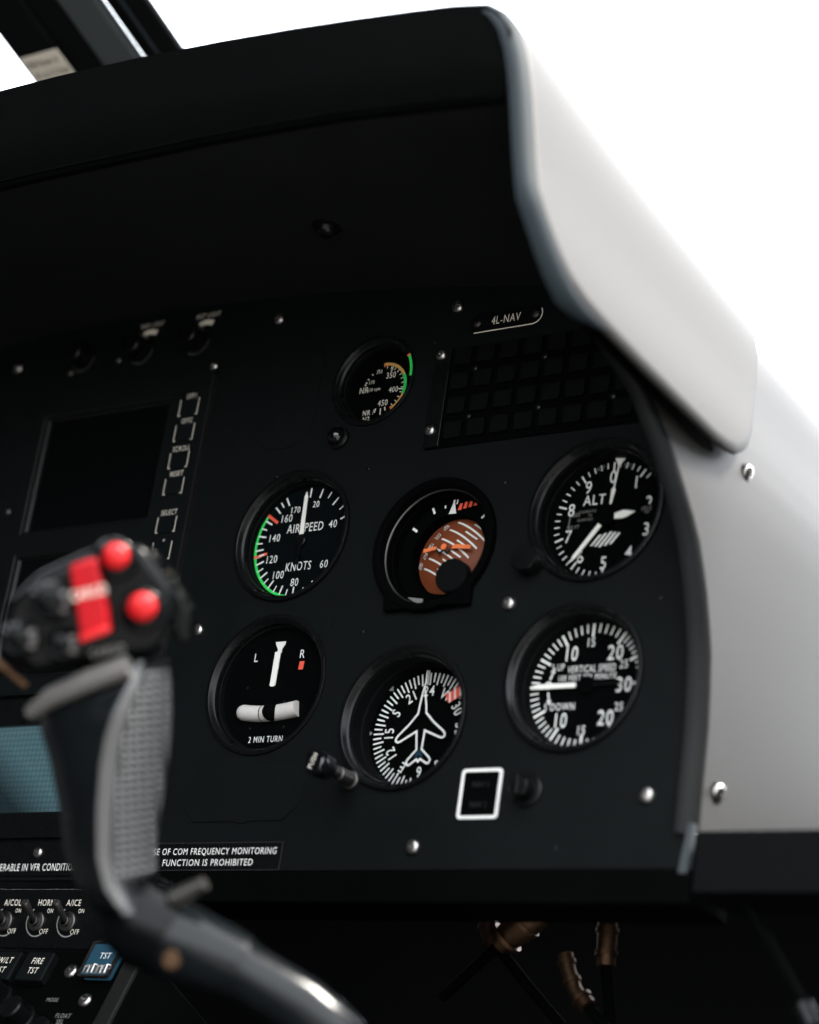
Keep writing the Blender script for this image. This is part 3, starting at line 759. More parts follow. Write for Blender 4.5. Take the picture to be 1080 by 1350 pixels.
# bezel plate with two openings built from bars
b = MB()
b.box(-66, 84, -4.0, 0, 91.6, 112); b.box(-66, -54.6, -4.0, 0, -100, 91.6); b.box(51.1, 84, -4.0, 0, -100, 91.6)
b.box(-54.6, 51.1, -4.0, 0, -6.4, 11.4); b.box(-54.6, 51.1, -4.0, 0, -100, -86.1)
b.build('bezel', 'panel_paint', t, smooth=0, fix=False)
for z0, z1 in (Z1, Z2):
    scr(z0, z1)
    # chamfered inner lip, a real sloping ledge round each screen
    o_ = [(-56.4, z0 - 1.6), (52.6, z0 - 1.6), (52.6, z1 + 1.8), (-56.4, z1 + 1.8)]; i_ = [(-53.2, z0 + 0.8), (50.4, z0 + 0.8), (50.4, z1 - 0.8), (-53.2, z1 - 0.8)]
    q = MB(); q.add([(a, -4.5, c) for a, c in o_] + [(a, -0.9, c) for a, c in i_] + [(a, -3.9, c) for a, c in o_], [(k, (k + 1) % 4, (k + 1) % 4 + 4, k + 4) for k in range(4)] + [(k, (k + 1) % 4, (k + 1) % 4 + 8, k + 8) for k in range(4)])
    q.build('screen_lip', 'bezel_edge', t, smooth=0)
place(SCREW, 'screw', t, 82.7 - 0.5, -3.9, 113 - 2.0, rz=0.5, scale=0.8)
MB().box(83.2, 84.6, -4.6, -0.2, -100, 105).build('edge_trim', 'bezel_edge', t, smooth=0)
for k, (txt, lz, z0, z1) in enumerate((('OFF1', 91.8, 78.2, 89.6), ('OFF2', 74.8, 60.8, 72.0), ('SCROLL', 55.8, 42.3, 53.0), ('RESET', 38.8, 24.7, 35.4), ('SELECT', 12.8, -0.8, 9.6), ('+', -5.6, -18.9, -6.9), ('-', -22.4, -36, -25), ('ENTER', -39.5, -53, -42.5))):
    kk = MB().box(61.2, 76.2, -4.9, -3.9, z0, z1).build('soft_key', 'panel_paint', t, smooth=0, bevel=0.3)
    q = MB()
    q.stroke([(62.9, z0 + 0.3), (61.3, z0 + 0.3), (61.3, z1)], 0.5, -5.05).stroke([(74.6, z0 + 0.3), (76.2, z0 + 0.3), (76.2, z1)], 0.5, -5.05)
    q.prints('key_bracket', 'print_cream', kk)
    q = MB().text(txt, 68.6, lz + 0.2, 3.5, -4.2, sx=0.72, bold=-0.035); q.prints('lettering', 'print_cream', t)

# navigation display with a lit teal screen
t = thing('navigation_display', 'navigation display with a lit teal screen, partly behind the control grip', 'display', (-165, 0, -137))
b = MB(); b.box(-110, 96, -4.0, 0, 27, 44); b.box(-110, 96, -4, 0, -44, -28.4); b.box(60, 96, -4, 0, -28.4, 27); b.box(-110, -90, -4, 0, -28.4, 27)
b.build('bezel', 'black_satin', t, smooth=0, fix=False)
MB().box(-90, 60, -1.0, 0.2, -28.4, 27).build('screen', 'screen_lit', t, smooth=0)
nb = MB().box(-0.9, 0.9, -5.4, -3.9, -0.8, 0.8).mesh('notch', 'bezel_edge', 0)
for k in range(16):
    place(nb, 'ridge', t, 95.0 + 0.12 * k, 0, 25.0 - k * 4.2)

# VFR placard
t = thing('operation_placard', 'long black placard lettered OPERABLE IN VFR CONDITIONS beside the grip', 'placard', (-150, 0, -194))
MB().box(-70, 70, -1.0, 0, -9.6, 9.6).build('plate', 'black_satin', t, smooth=0, bevel=0.3)
MB().text('OPERABLE IN VFR CONDITIONS', -0.5, -4.3, 4.4, -1.2, fit=71, bold=0.008).prints('lettering', 'print_white', t)
place(SCREW, 'screw', t, -1.0, -1.0, 4.6, rz=0.5, scale=0.85)

# switch panel
t = thing('switch_panel', 'black switch panel with toggle switches lettered A/COL and HORN', 'switch panel', (-130, 0, -229))
MB().box(-110, 72, -1.0, 3, -17.5, 17.5).build('plate', 'black_satin', t, smooth=0, bevel=0.4)
MB().text('A/COL', -33, 9.4, 3.8, -1.2, sx=0.78, bold=0.006).text('HORN', -6.0, 9.4, 3.8, -1.2, sx=0.78, bold=0.006).text('A/ICE', 15.6, 9.4, 3.8, -1.2, sx=0.78, bold=0.006).prints('lettering', 'print_cream', t)
for k, xx in enumerate((-35.8, -10.2, 14.2)):
    sw = MB().lathe([(6.0, -1.0), (6.0, -2.4), (5.4, -3.0), (3.2, -3.2), (3.0, -5.0), (2.4, -5.2)], n=24).build('toggle_base', 'steel_dark', t)
    sw.location = (xx * MM, 0, -2.0 * MM)
    MB().tube([(0, -3.5, 0), (0.8, -9, 3.2), (1.8, -16, 7.4), (2.0, -17, 8.0)], [1.5, 1.8, 2.6, 1.9], n=14).build('lever', 'steel_dark', sw, smooth=50)
    q = MB().arc(120, 330, 8.2, 9.0, -1.2, xx, -2.0); q.prints('switch_ring', 'print_dim', t)
    MB().text('ON', xx + 8.4, 4.6, 2.5, -1.2, sx=0.8).text('OFF', xx + 6.4, -7.6, 3.0, -1.2, sx=0.85, bold=0.006).prints('position_mark', 'print_cream', t)

# sloping pedestal below
t = thing('pedestal', 'sloping black centre pedestal with square test buttons and knobs', 'pedestal', (0, -1.2, -248), rot=(R(-23.4), 0, 0))
MB().box(-320, -50, 0, 120, -330, 0).build('housing', 'hood_lining', t, smooth=0, bevel=1.5)
MB().box(-62, -50.5, -3.0, -0.1, -330, -1).build('side_rail', 'bezel_edge', t, smooth=0, bevel=0.8)
for xx, txt in ((-150.2, ('W/LT', 'TST')), (-124.5, ('FIRE', 'TST'))):
    kb = MB().prism(rrect(xx - 10.4, xx + 10.4, -24.6, -5.0, 1.2, 3), -6.0, 0).build('test_button', 'panel_paint', t, smooth=30, bevel=0.8)
    MB().text(txt[0], xx + 1.0, -11.4, 4.2, -6.2, sx=0.74, bold=0.006).text(txt[1], xx + 1.0, -18.0, 4.2, -6.2, sx=0.74, bold=0.006).prints('lettering', 'print_cream', kb)
place(SCREW, 'screw', t, -100.2, -0.2, -14.2, rz=1.0, scale=1.15)
place(SCREW, 'screw', t, -78.4, -0.2, -33.1, rz=0.2, scale=1.1)
MB().text('MODE', -103.2, -33.3, 2.6, -0.3, sx=0.8).text('FLOAT', -89.0, -43.5, 3.0, -0.3, sx=0.8).text('SEL', -89, -47.5, 3.0, -0.3, sx=0.8).prints('lettering', 'print_dim', t)
gd = MB().prism(rrect(-87.5, -67.0, -19.6, 2.0, 1.4, 3), -5.6, -0.1).build('switch_guard', 'guard_blue', t, smooth=30, bevel=0.8)
MB().frame(rrect(-88.8, -65.8, -21.0, 3.2, 2.0, 3), rrect(-87.6, -67.0, -19.8, 2.2, 1.4, 3), -6.4, -4.2).build('guard_frame', 'cover_clear', gd, smooth=25)
MB().text('TST', -75.0, -6.5, 4.0, -5.8, sx=0.8).prints('lettering', 'print_white', gd)
for i in range(6):
    MB().tube([(-85 + i * 3.2, -5.9, -18.4), (-84.0 + i * 3.2, -7.4, -15.6 + (i % 3)), (-82.6 + i * 3.2, -5.9, -13.6)], 0.8, n=8).build('guard_clip', 'steel', gd, smooth=40)
for xx, zz, rr in ((-146, -34.5, 11), (-118, -47, 9), (-90, -60, 9), (-150, -64, 10)):
    MB().lathe([(rr, 0), (rr, -1.6), (rr * 0.84, -2.2), (rr * 0.8, -12.5), (rr * 0.7, -13.6), (0.01, -13.8)], xx, zz, n=32).build('knob', 'black_satin', t)

# ------------------------------------------------------------------ hood (glareshield) over the panel
def zoff(y): return interp(max(-206, min(400, y)), [(-206, 6.0), (-170, 0.5), (-140, -5.5), (-100, -13), (-50, -20), (60, -33), (160, -37), (400, -70)])
def crown(x): return 209 - 0.0002066 * (x + 130) ** 2
SIDE = [(231, 180.4), (238, 176.2), (244.5, 169.8), (250, 161.4), (254.4, 151), (258, 140), (261.5, 126), (265, 109), (269, 89), (273.5, 70), (278, 52)]
SIDE += [(281.5, 36), (284.5, 18), (285.5, 8)]
def side_x(z): return interp(-max(9, min(180.4, z)), [(-q, p) for p, q in SIDE])
def hood_sec(y, zlow, n=18):
    out = [(x, crown(x) + zoff(y)) for x in (-760, -600, -480, -360, -240, -130, -60, 0, 60, 110, 150, 185, 212)]
    zt = 180.4 + zoff(y)
    for i in range(n + 1):
        z = zt + (zlow - zt) * i / n
        f = max(0, min(1, (z - 30) / (zt - 30)))
        out.append((side_x(z - zoff(y) * f), z))
    return out
hood = thing('glareshield', 'large dark hood over the instrument panel, its daylit outside coloured paler than the inside', 'glareshield', (0, 0, 0))
def zlow_at(y):
    return interp(y, [(-206, 78), (-200, 74), (-194, 68), (-188, 57), (-182, 47), (-175, 38), (-167, 31.5), (-155, 27.5), (-140, 25.4), (-100, 22.2), (-60, 19.9), (-20, 18), (-6, 19.0), (5, 21.4), (12, 25.6), (18.3, 31), (25, 39.5), (30.7, 48), (39, 62), (47.7, 77), (55, 92), (62.5, 109), (70, 126)])
ys = [-194, -190, -186, -182, -178, -173, -168, -155, -140, -120, -100, -80, -60, -40, -20, -6, 0, 5, 9, 12, 15, 18.3, 21.5, 25, 30.7, 39, 47.7, 55, 62.5, 70]
secs = [[(x, y, z) for x, z in hood_sec(y, zlow_at(y))] for y in ys]
o = MB().loft(secs, caps=False, closed=False).build('shell', 'hood_daylit', hood, smooth=60)
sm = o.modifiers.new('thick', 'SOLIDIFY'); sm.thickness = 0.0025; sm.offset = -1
# rounded aft rim running over the top and on down the curved front edge of the flap
base = [(x, -194.0, z) for x, z in hood_sec(-194, zlow_at(-194))]
for y in (-191, -188, -185, -182, -178.5, -175, -171, -167, -161, -155, -147, -138):
    z = zlow_at(y); base.append((hood_sec(y, z)[-1][0], y, z))
base = [Vector(p) for p in base]
nsec = 9; secs = [[] for _ in range(nsec)]
for i, p in enumerate(base):
    T_ = (base[min(i + 1, len(base) - 1)] - base[max(i - 1, 0)]).normalized()
    N_ = Vector((T_.z, 0, -T_.x))                       # outward: up on the top, right on the side
    if N_.dot(Vector((p.x + 60, 0, p.z + 60))) < 0: N_ = -N_
    if p.z < 90: N_ = Vector((0.98, 0, 0.15))
    N_ = (N_ - T_ * N_.dot(T_)).normalized()
    E_ = T_.cross(N_)
    if E_.y + 0.6 * E_.z > 0: E_ = -E_
    rs = (4.0 + 4.0 * max(0, min(1, (p.x - 205) / 40))) if p.y < -165 else max(1.5, 8.0 - (p.y + 165) * 0.26)
    for k in range(nsec):
        a_ = R(90 * k / (nsec - 1)); q = p + E_ * rs * math.sin(a_) - N_ * rs * (1 - math.cos(a_))
        secs[k].append(tuple(q))
MB().loft(secs, caps=False, closed=False).build('rim', 'hood_edge', hood, smooth=60)
# black front lip and underside
lipx = [-760, -600, -480, -360, -240, -130, -60, 0, 60, 110, 150, 185, 212, 231, 240, 250]
def lip_low(x): return interp(x, [(-760, 100), (-400, 135), (-89, 142.6), (-3, 140.5), (77, 138.6), (152, 134), (262, 121)])
def ptop(x): return interp(x, [(-760, 120), (-420, 154), (-283, 167), (-150, 170.5), (-55, 166), (34, 158.5), (112, 146.5), (164, 138.5), (200, 130), (262, 112)])
def lip_top(x):
    z = crown(x) if x <= 212 else interp(x, [(212, crown(212)), (231, 180.4), (240, 174), (250, 160)])
    return z + 0.5
rows = [[(x, -200.8, lip_top(x)) for x in lipx], [(x, -200.6, (lip_top(x) + lip_low(x)) / 2) for x in lipx], [(x, -200.0, lip_low(x) + 3) for x in lipx],
        [(x, -198.6, lip_low(x) + 0.8) for x in lipx], [(x, -195.5, lip_low(x)) for x in lipx]]
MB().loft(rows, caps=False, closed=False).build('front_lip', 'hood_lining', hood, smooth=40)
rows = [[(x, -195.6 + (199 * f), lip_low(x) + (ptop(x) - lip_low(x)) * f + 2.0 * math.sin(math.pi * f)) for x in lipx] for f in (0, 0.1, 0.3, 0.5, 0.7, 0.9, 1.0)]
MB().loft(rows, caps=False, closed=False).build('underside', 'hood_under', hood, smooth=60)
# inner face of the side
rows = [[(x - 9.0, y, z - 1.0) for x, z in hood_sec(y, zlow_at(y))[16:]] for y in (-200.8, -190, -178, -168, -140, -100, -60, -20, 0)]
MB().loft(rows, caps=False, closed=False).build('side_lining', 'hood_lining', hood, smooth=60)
# soft trim seam on the lip
MB().tube([(x, -200.4, lip_low(x) + 3.4) for x in lipx[1:-1]], 0.5, n=8).build('seam', 'hood_lining', hood, smooth=60)

t = thing('hood_lamp', 'tiny dark lamp fitted to the underside of the hood', 'lamp', (60, -88, 151.5))
MB().add(*(lambda q: (q.v, q.f))(MB().tube([(0, 0, 1), (0, 0, -4)], [9, 8.4], n=28))).build('collar', 'black_satin', t)
MB().tube([(0, 0, -3), (0, 0, -7), (0, 0, -9)], [6, 5.4, 3.4], n=24).build('lens', 'black_satin', t, smooth=60)

# ------------------------------------------------------------------ console side wall
cw = thing('console_side', 'tall grey side wall of the instrument console beneath the hood flap', 'console', (0, 0, 0))
RIM = [(92, -150), (70, -140), (58.9, -130), (53.6, -112), (43.6, -93), (25.7, -66), (4.7, -50.5), (-10.5, -41), (-33.6, -25.6), (-62.3, -14.3), (-88, -6.4), (-126.5, -2.6), (-166, -3.3), (-182, -3.3)]
def xwall(z): return interp(max(-260, min(170, z)), [(-260, 285.6), (-200, 285), (-100, 284), (0, 279), (90, 269), (133, 260), (151.5, 253), (170, 240)])
rz = [60, 55.6, 50, 44.4, 41, 37.8, 32, 26.2, 19, 12, 5, -4, -14.5, -25, -36, -48.1, -60, -75, -90.2, -110, -128, -148, -168.2, -184]
def yrim(z): return interp(-z, [(-200, -150)] + [(-a, b_) for a, b_ in RIM] + [(190, -3.3)])
def inset(y, z): return 2.0 + 14.0 * max(0, min(1, -y / 120)) * max(0, min(1, (z + 60) / 80))
PW = [(-260, 285.6), (-200, 285), (-100, 284), (-40, 282), (0, 280), (30, 276.8), (52, 272.4), (70, 268), (89, 263.2), (109, 258.8), (126, 255.2), (140, 251.6), (151, 247.8), (161, 243.2), (170, 237.6), (176, 231.6), (181, 224)]
def wallx(y, z):
    zt = 180.4 + zoff(y); f = max(0, min(1, (z - 10) / (zt - 10)))
    return interp(max(-260, min(181, z - zoff(y) * f)), PW) - inset(y, z) - 0.00010 * max(0, y - 120) ** 2
r0 = 9.0
def wall_row(zf, y0):
    z = zf(y0)
    ed = [(wallx(y0, z) - r0 + r0 * math.sin(R(90 * k / 7)), y0 + r0 - r0 * math.cos(R(90 * k / 7)), z) for k in range(8)]
    row = [ed[-1]]
    n = 16
    for k in range(1, n + 1):
        y = y0 + r0 + (420 - y0 - r0) * (k / n) ** 1.3; z = zf(y); row.append((wallx(y, z), y, z))
    return row, ed
rows = []; edge = []
for k in range(12, 0, -1):
    r_, e_ = wall_row(lambda y, g=k / 12: 60 + (178 + zoff(y) - 60) * g, -130); rows.append(r_)
for z in rz:
    r_, e_ = wall_row(lambda y, z=z: z, yrim(z)); rows.append(r_); edge.append(e_)
MB().loft(rows, caps=False, closed=False).build('wall', 'wall_grey', cw, smooth=60)
MB().loft(edge, caps=False, closed=False).build('edge_trim', 'wall_edge_shade', cw, smooth=60)  # rolled edge of the wall, its shade put into a near-black colour
rows2 = [[(wallx(yrim(z), z) - r0 - 0.3, yrim(z) + 0.2, z), (wallx(yrim(z), z) - r0 - 0.3, yrim(z) + 6, z), (wallx(yrim(z), z) - r0, 7.0, z)] for z in rz]
MB().loft(rows2, caps=False, closed=False).build('inner_lining', 'hood_lining', cw, smooth=60)
# top deck that continues forward of the hood flap
secs = []
for y in (-150, -50, 20, 60, 120, 200, 300, 420):
    secs.append([(x, y, crown(x) - 6 + zoff(y)) for x in (-760, -480, -240, -60, 60, 150, 205)] + [(wallx(y, 178 + zoff(y)), y, 178 + zoff(y))])
MB().loft(secs, caps=False, closed=False).build('deck', 'wall_grey', cw, smooth=60)
def side_screw(y, z, k):
    xw = wallx(y, z)
    wsh = obj('washer', washer, cw); wsh.location = (xw * MM, y * MM, z * MM); wsh.rotation_euler = (0, 0, R(90)); wsh.scale = (k, k, k)
    s_ = obj('screw', SCREW, cw); s_.location = ((xw + 0.5) * MM, y * MM, z * MM); s_.rotation_euler = (0.4, 0, R(90)); s_.scale = (k, k, k)
side_screw(33.5, 23.5, 1.15)
side_screw(20.5, -157.2, 1.2)

# ------------------------------------------------------------------ lower frame and footwell
t = thing('cross_beam', 'black cross beam running along the bottom edge of the panel', 'beam', (0, 0, -205))
MB().box(-58, 284, -2.0, 40, -14.0, 3.2).build('lower_lip', 'hood_lining', t, smooth=0, bevel=1.0)
MB().box(286.5, 620, -4, 40, -9.2, 21.5).build('side_arm', 'black_matt', t, smooth=0, bevel=1.2)
MB().prism([(277.5, 1.0), (282.2, 1.0), (283.4, 26), (280.6, 26)], -2.4, 2.0).build('edge_strip', 'skin_grey', t, smooth=0)
t = thing('lower_skin', 'grey sloping skin plate seen under the cross beam', 'skin panel', (280, 60, -190))
o = MB().add([(0, 0, 6), (0, 80, 6), (0, 200, 40), (0, 110, 16), (0, 52, -5.4), (0, 12, -5.6), (-3, 0, 6), (-3, 80, 6), (-3, 200, 40), (-3, 110, 16), (-3, 52, -5.4), (-3, 12, -5.6)], [(0, 1, 2, 3, 4, 5), (11, 10, 9, 8, 7, 6)] + [(i, (i + 1) % 6, (i + 1) % 6 + 6, i + 6) for i in range(6)]).build('plate', 'skin_pale', t, smooth=0)
t = thing('support_strut', 'thin dark strut slanting down below the cross beam', 'strut', (308, 10, -214))
MB().tube([(0, 0, 0), (17, 0, -24), (36, 0, -52), (70, 0, -105)], [3.2, 3, 3, 3], n=14).build('rod', 'hood_lining', t, smooth=60)
MB().tube([(35, -1, -50), (41, -1, -60)], 5.2, n=14).build('clamp', 'black_satin', t, smooth=40)

def connector(label, pts, radii, sub):
    t = thing('cable_connector', label, 'connector', pts[0], 'connectors hanging in the footwell')
    rel = [tuple(a - b for a, b in zip(p, pts[0])) for p in pts]
    MB().tube(rel, radii, n=18).build('shell', 'brass', t, smooth=40)
    for i in range(len(rel) - 1):
        a, b_ = Vector(rel[i]), Vector(rel[i + 1]); c = (a + b_) / 2; d = (b_ - a).normalized()
        MB().tube([c - d * 1.2, c + d * 1.2], max(radii[i:i + 2]) + 0.9, n=18).build('coupling_ring', 'brass', t, smooth=40)
    last = Vector(rel[-1]); dn = (Vector(rel[-1]) - Vector(rel[-2])).normalized()
    MB().tube([last, last + dn * 14 + Vector(sub) * 0.4, last + dn * 26 + Vector(sub)], 3.2, n=12).build('cable', 'hood_lining', t, smooth=60)
connector('wide bronze cable connector hanging slanted under the panel', [(146, 100, -188), (134, 100, -200), (124, 100, -209), (114, 100, -218)], [9, 10, 9.5, 6], (-20, 10, -10))
connector('short bronze connector beside the wide slanted one', [(106, 100, -196), (104, 100, -203), (107, 100, -211), (112, 100, -217)], [4.5, 5, 5, 4], (20, 20, -20))
connector('slim bronze connector hanging straight down', [(181, 100, -192), (182, 100, -203), (183, 100, -214), (184, 100, -228)], [5, 5.5, 5.5, 5], (4, 10, -20))
connector('small copper connector low in the footwell', [(161, 95, -223), (164, 95, -232), (170, 95, -243), (179, 95, -251)], [4.2, 4.2, 4, 5], (12, 6, -14))

# ------------------------------------------------------------------ windscreen post
pd = Vector((0, 0.94735, -0.32020))
t = thing('windscreen_post', 'dark overhead windscreen post with a paler grey channel', 'post', (-280, -28.1, 359.6), rot=(math.atan2(-0.32020, 0.94735), 0, 0))
# local Y runs along the post, local X across it, local -Z is the face seen from below
L0, L1 = -700, 900
def strip(name, x0, x1, z0, z1, m_, bev=0.8):
    MB().box(x0, x1, L0, L1, z0, z1).build(name, m_, t, smooth=0, bevel=bev)
strip('body', 0, 37, 0, 10, 'post_black', 2)
strip('step', 37.2, 62, 3, 10, 'post_black', 1.5)
strip('channel', 62.2, 93, 1.5, 10, 'post_grey', 3)
strip('recess', 93.2, 107, 8, 10, 'post_black', 1)
strip('bead', 107.2, 110.2, 3, 10, 'hood_edge', 1)
strip('seal', 110.4, 127, 4, 10, 'post_black', 2)
t2 = thing('power_placard', 'pale placard with black lettering stuck on the windscreen post', 'placard', (-280, -28.1, 359.6), rot=(math.atan2(-0.32020, 0.94735) + R(90), 0, 0))
def post_face():                          # local frame: X across the post, Z up the post, facing the cabin
    MB().box(3.6, 38.6, -0.9, -0.3, -2, 22).build('plate', 'print_cream', t2, smooth=0)
    MB().text('ONE Power in', 19.5, 14.8, 5.2, -1.1, fit=29, bold=0.05).text('30 m', 11.5, 5.2, 5.4, -1.1, fit=11, bold=0.03).text('15 Red', 29.5, 5.2, 5.4, -1.1, fit=14, bold=0.03).flat([(19.6, 1), (20.2, 1), (20.2, 8.6), (19.6, 8.6)], -1.1).prints('lettering', 'ink_black', t2)
post_face()

# ------------------------------------------------------------------ cyclic stick
# local frame: X across, Y up the grip, Z towards the open door; millimetres, 0.343 mm per drawing unit
st = thing('control_stick', 'black control stick with ribbed grip and red buttons on its head', 'control stick', (107.56, -226.5, -209.2))
st.rotation_euler = Matrix(((0.82436497, 0.09347184, 0.55828793), (0.54839230, -0.37635466, -0.74674163), (0.14031495, 0.92174844, -0.36151284))).to_euler()
K = 0.343
def sp(px, py, d=0.0):                    # nearer points are drawn smaller so that the true size stays even
    f = 1 - d / 1020.0
    return ((540 + (px - 540) * f - 150) * K, (1000 - 675 - (py - 675) * f) * K, d)
class SB(MB):
    pass
# grip
gs = []
tabg = [(868, 120, 182, 216, 20), (900, 98, 170, 219, 24), (935, 62, 152, 220, 27), (965, 62, 140, 219, 27), (1000, 74, 133, 216, 26), (1060, 86, 128, 207, 25), (1120, 92, 128, 199, 24), (1160, 104, 138, 200, 24), (1195, 128, 162, 214, 22)]
def grip_sec(py, l, rdg, r, zf):
    y = (1000 - py) * K; L, D_, R_ = sp(l - 9, 0, -6)[0], sp(rdg, 0, zf)[0], sp(r, 0, 4)[0]
    ctrl = [(L, -6), (L + 0.25 * (D_ - L), zf * 0.45), (D_ - 0.12 * (D_ - L), zf * 0.96), (D_ + 0.10 * (R_ - D_), zf), (D_ + 0.55 * (R_ - D_), zf * 0.72), (R_ - 0.08 * (R_ - D_), zf * 0.2), (R_, -8), (R_ - 3, -24), ((L + R_) / 2, -30), (L + 4, -22)]
    out = []; n = len(ctrl)
    for i in range(n):                    # closed Catmull-Rom for a rounded section
        p0, p1, p2, p3 = [Vector(ctrl[(i + k) % n]) for k in (-1, 0, 1, 2)]
        for s_ in range(5):
            q = s_ / 5
            p = 0.5 * ((2 * p1) + (p2 - p0) * q + (2 * p0 - 5 * p1 + 4 * p2 - p3) * q * q + (3 * p1 - p0 - 3 * p2 + p3) * q ** 3)
            out.append((p.x, y, p.y))
    return out
def dens(tab, n=28):
    out = []
    for i in range(n + 1):
        y = tab[0][0] + (tab[-1][0] - tab[0][0]) * i / n
        out.append((y, *[interp(y, [(r_[0], r_[c]) for r_ in tab]) for c in range(1, 5)]))
    return out
gsecs = [grip_sec(*q) for q in dens(tabg)]
MB().loft(gsecs).build('grip_body', 'grip_black', st, smooth=70)
# ribbed palm insert over the right face: sections 17..31 of each outline, lifted a little
ks = []
for q in dens([(880, 120, 182, 216, 20)] + tabg[1:-1] + [(1150, 101, 135, 200, 24)], 26):
    s_ = grip_sec(*q)[17:31]; cx = sum(p[0] for p in s_) / len(s_)
    ks.append([(p[0] + 0.9, p[1], p[2] + 0.9) for p in s_])
o = MB().loft(ks, caps=False, closed=False).build('palm_insert', 'grip_knurl', st, smooth=70)
# pale strip painting the sky sheen on the ridge between the side face and the palm insert
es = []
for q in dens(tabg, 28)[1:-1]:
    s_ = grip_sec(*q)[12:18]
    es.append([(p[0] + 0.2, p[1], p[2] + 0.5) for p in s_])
MB().loft(es, caps=False, closed=False).build('edge_band', 'ridge_sheen', st, smooth=70)
# hand rest ledge under the head
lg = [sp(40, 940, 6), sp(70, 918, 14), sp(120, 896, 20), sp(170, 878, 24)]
MB().tube(lg, [3.2, 4.6, 5.0, 5.0], n=16).build('hand_rest', 'rest_pale', st, smooth=60)
# head
def zprism(pts, z0, z1):
    n = len(pts); ar = sum(pts[i][0] * pts[(i + 1) % n][1] - pts[(i + 1) % n][0] * pts[i][1] for i in range(n))
    if ar < 0: pts = pts[::-1]
    m = MB(); m.add([(x, y, z1) for x, y in pts] + [(x, y, z0) for x, y in pts], [tuple(range(n)), tuple(range(2 * n - 1, n - 1, -1))] + [(i, i + n, (i + 1) % n + n, (i + 1) % n) for i in range(n)])
    return m
def hp(L, d=0.0): return [sp(a, b_, d)[:2] for a, b_ in L]
head = zprism(hp([(4, 800), (50, 756), (118, 724), (188, 716), (222, 762), (232, 806), (214, 852), (190, 866), (120, 874), (46, 892), (8, 862)], 16), -26, 20).build('grip_head', 'grip_plastic', st, smooth=25, bevel=5.0, seg=3)
zprism(hp([(196, 724), (206, 730), (250, 808), (252, 846), (236, 846), (226, 812)], 4), -22, 6).build('trigger_guard', 'grip_plastic', st, smooth=25, bevel=3.0, seg=3)
def zlathe(px, py, prof, n=32):           # turned about the local Z axis
    x, y, _ = sp(px, py, prof[-1][1]); vs = []; fs = []; k = n
    for r_, z in prof:
        for i in range(n):
            a = 2 * math.pi * i / n; vs.append((x + r_ * math.cos(a), y + r_ * math.sin(a), z))
    for j in range(len(prof) - 1):
        for i in range(n): fs.append((j * n + i, j * n + (i + 1) % n, (j + 1) * n + (i + 1) % n, (j + 1) * n + i))
    return MB().add(vs, fs)
for px, py, rr in ((151, 734, 5.8), (186, 801, 6.3)):
    c_ = zlathe(px, py + 4, [(rr + 4.2, 17), (rr + 4.0, 25), (rr + 2.8, 26.5), (rr + 0.6, 26.8)]).build('button_collar', 'grip_plastic', st, smooth=40)
    zlathe(px, py, [(rr, 25), (rr, 30.0), (rr * 0.86, 31.8), (rr * 0.5, 32.8), (0.05, 33.0)]).build('button', 'red_gloss', c_, smooth=50)
# red guarded slide switch
gd = zprism(hp([(91, 746), (127, 735), (146, 832), (107, 848)], 30), 18, 30).build('switch_cover', 'red_lacquer', st, smooth=25, bevel=1.6)
zprism(hp([(104, 838), (143, 824), (146, 833), (107, 848)], 31), 29, 33).build('cover_lip', 'red_gloss', gd, smooth=25, bevel=0.8)
def ztext(body, px, py, h, z, rot, m_, parent, sx=0.8):
    vs, fs, wd = glyphs(body, 0.01); c, s_ = math.cos(R(rot)), math.sin(R(rot)); x, y, _ = sp(px, py, z)
    q = MB(); q.add([(x + (a - wd / 2) * h * sx * c - (b_ - .5) * h * s_, y + (a - wd / 2) * h * sx * s_ + (b_ - .5) * h * c, z) for a, b_ in vs], fs)
    return q.prints('lettering', m_, parent)
ztext('CARGO', 117, 781, 4.6, 30.3, 13, 'print_cream', gd, 0.66)
ztext('CARGO', 142, 858, 3.6, 20.3, 10, 'print_dim', st, 0.8)
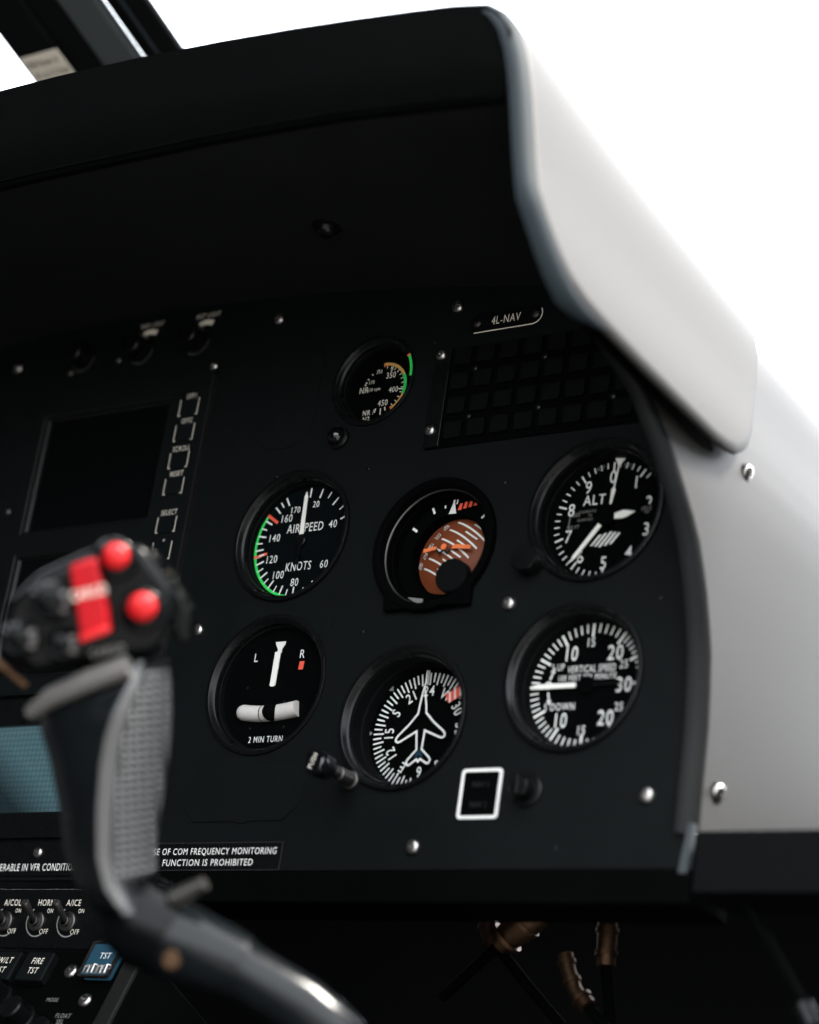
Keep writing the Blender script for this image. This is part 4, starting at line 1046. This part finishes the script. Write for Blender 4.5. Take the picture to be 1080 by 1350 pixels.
for px, py, rr in ((64, 794, 9.5), (24, 843, 8.2), (80, 850, 7.6)):
    hb = zlathe(px, py, [(rr, 16), (rr, 24), (rr - 1.2, 25.5), (rr - 3, 26)]).build('hat_switch', 'grip_plastic', st, smooth=40)
    for i in range(12):
        a = 2 * math.pi * i / 12; x, y, _ = sp(px, py, 28)
        MB().tube([(x + math.cos(a) * (rr - 1), y + math.sin(a) * (rr - 1), 25), (x + math.cos(a) * (rr - 3.4), y + math.sin(a) * (rr - 3.4), 29.5)], 1.3, n=8).build('ridge', 'rest_pale' if i in (0, 1, 11) else 'grip_plastic', hb, smooth=50)
    zlathe(px, py, [(rr - 3, 25), (rr - 3.2, 30), (rr - 5, 31), (0.05, 31)]).build('cap', 'grip_plastic', hb, smooth=40)
MB().tube([sp(-12, 866, 4), sp(8, 882, 6), sp(34, 904, 4)], 2.0, n=12).build('trigger', 'brass', st, smooth=60)
# elbow and tube
MB().tube([sp(158, 1168, -2), sp(172, 1196, -2), sp(200, 1222, 2), sp(232, 1240, 6)], [15, 19, 21, 19], n=28).build('elbow', 'grip_plastic', st, smooth=60)
MB().tube([sp(222, 1234, 6), sp(240, 1243, 8), sp(300, 1268, 14), sp(322, 1278, 16)], [17.0, 17.6, 15.4, 13.6], n=28).build('collar', 'tube_paint', st, smooth=50)
MB().tube([sp(310, 1274, 15), sp(350, 1298, 18), sp(400, 1328, 22), sp(440, 1362, 24), sp(470, 1404, 24), sp(486, 1460, 22), sp(494, 1540, 16), sp(500, 1900, -20), sp(505, 2400, -60)], 13.0, n=28).build('tube', 'tube_paint', st, smooth=60)
MB().tube([sp(228, 1186, 14), sp(250, 1174, 16), sp(270, 1164, 18)], [4.2, 3.8, 3.2], n=16).build('locking_pin', 'steel_dark', st, smooth=50)
zlathe(226, 1266, [(4.6, 16), (4.6, 25), (3.8, 26.2), (0.05, 26.3)], 18).build('clamp_bolt', 'brass', st, smooth=35)
for o in list(bpy.data.objects):
    if o.type == 'MESH' and o.parent is None and 'kind' not in o: o['kind'] = 'structure'
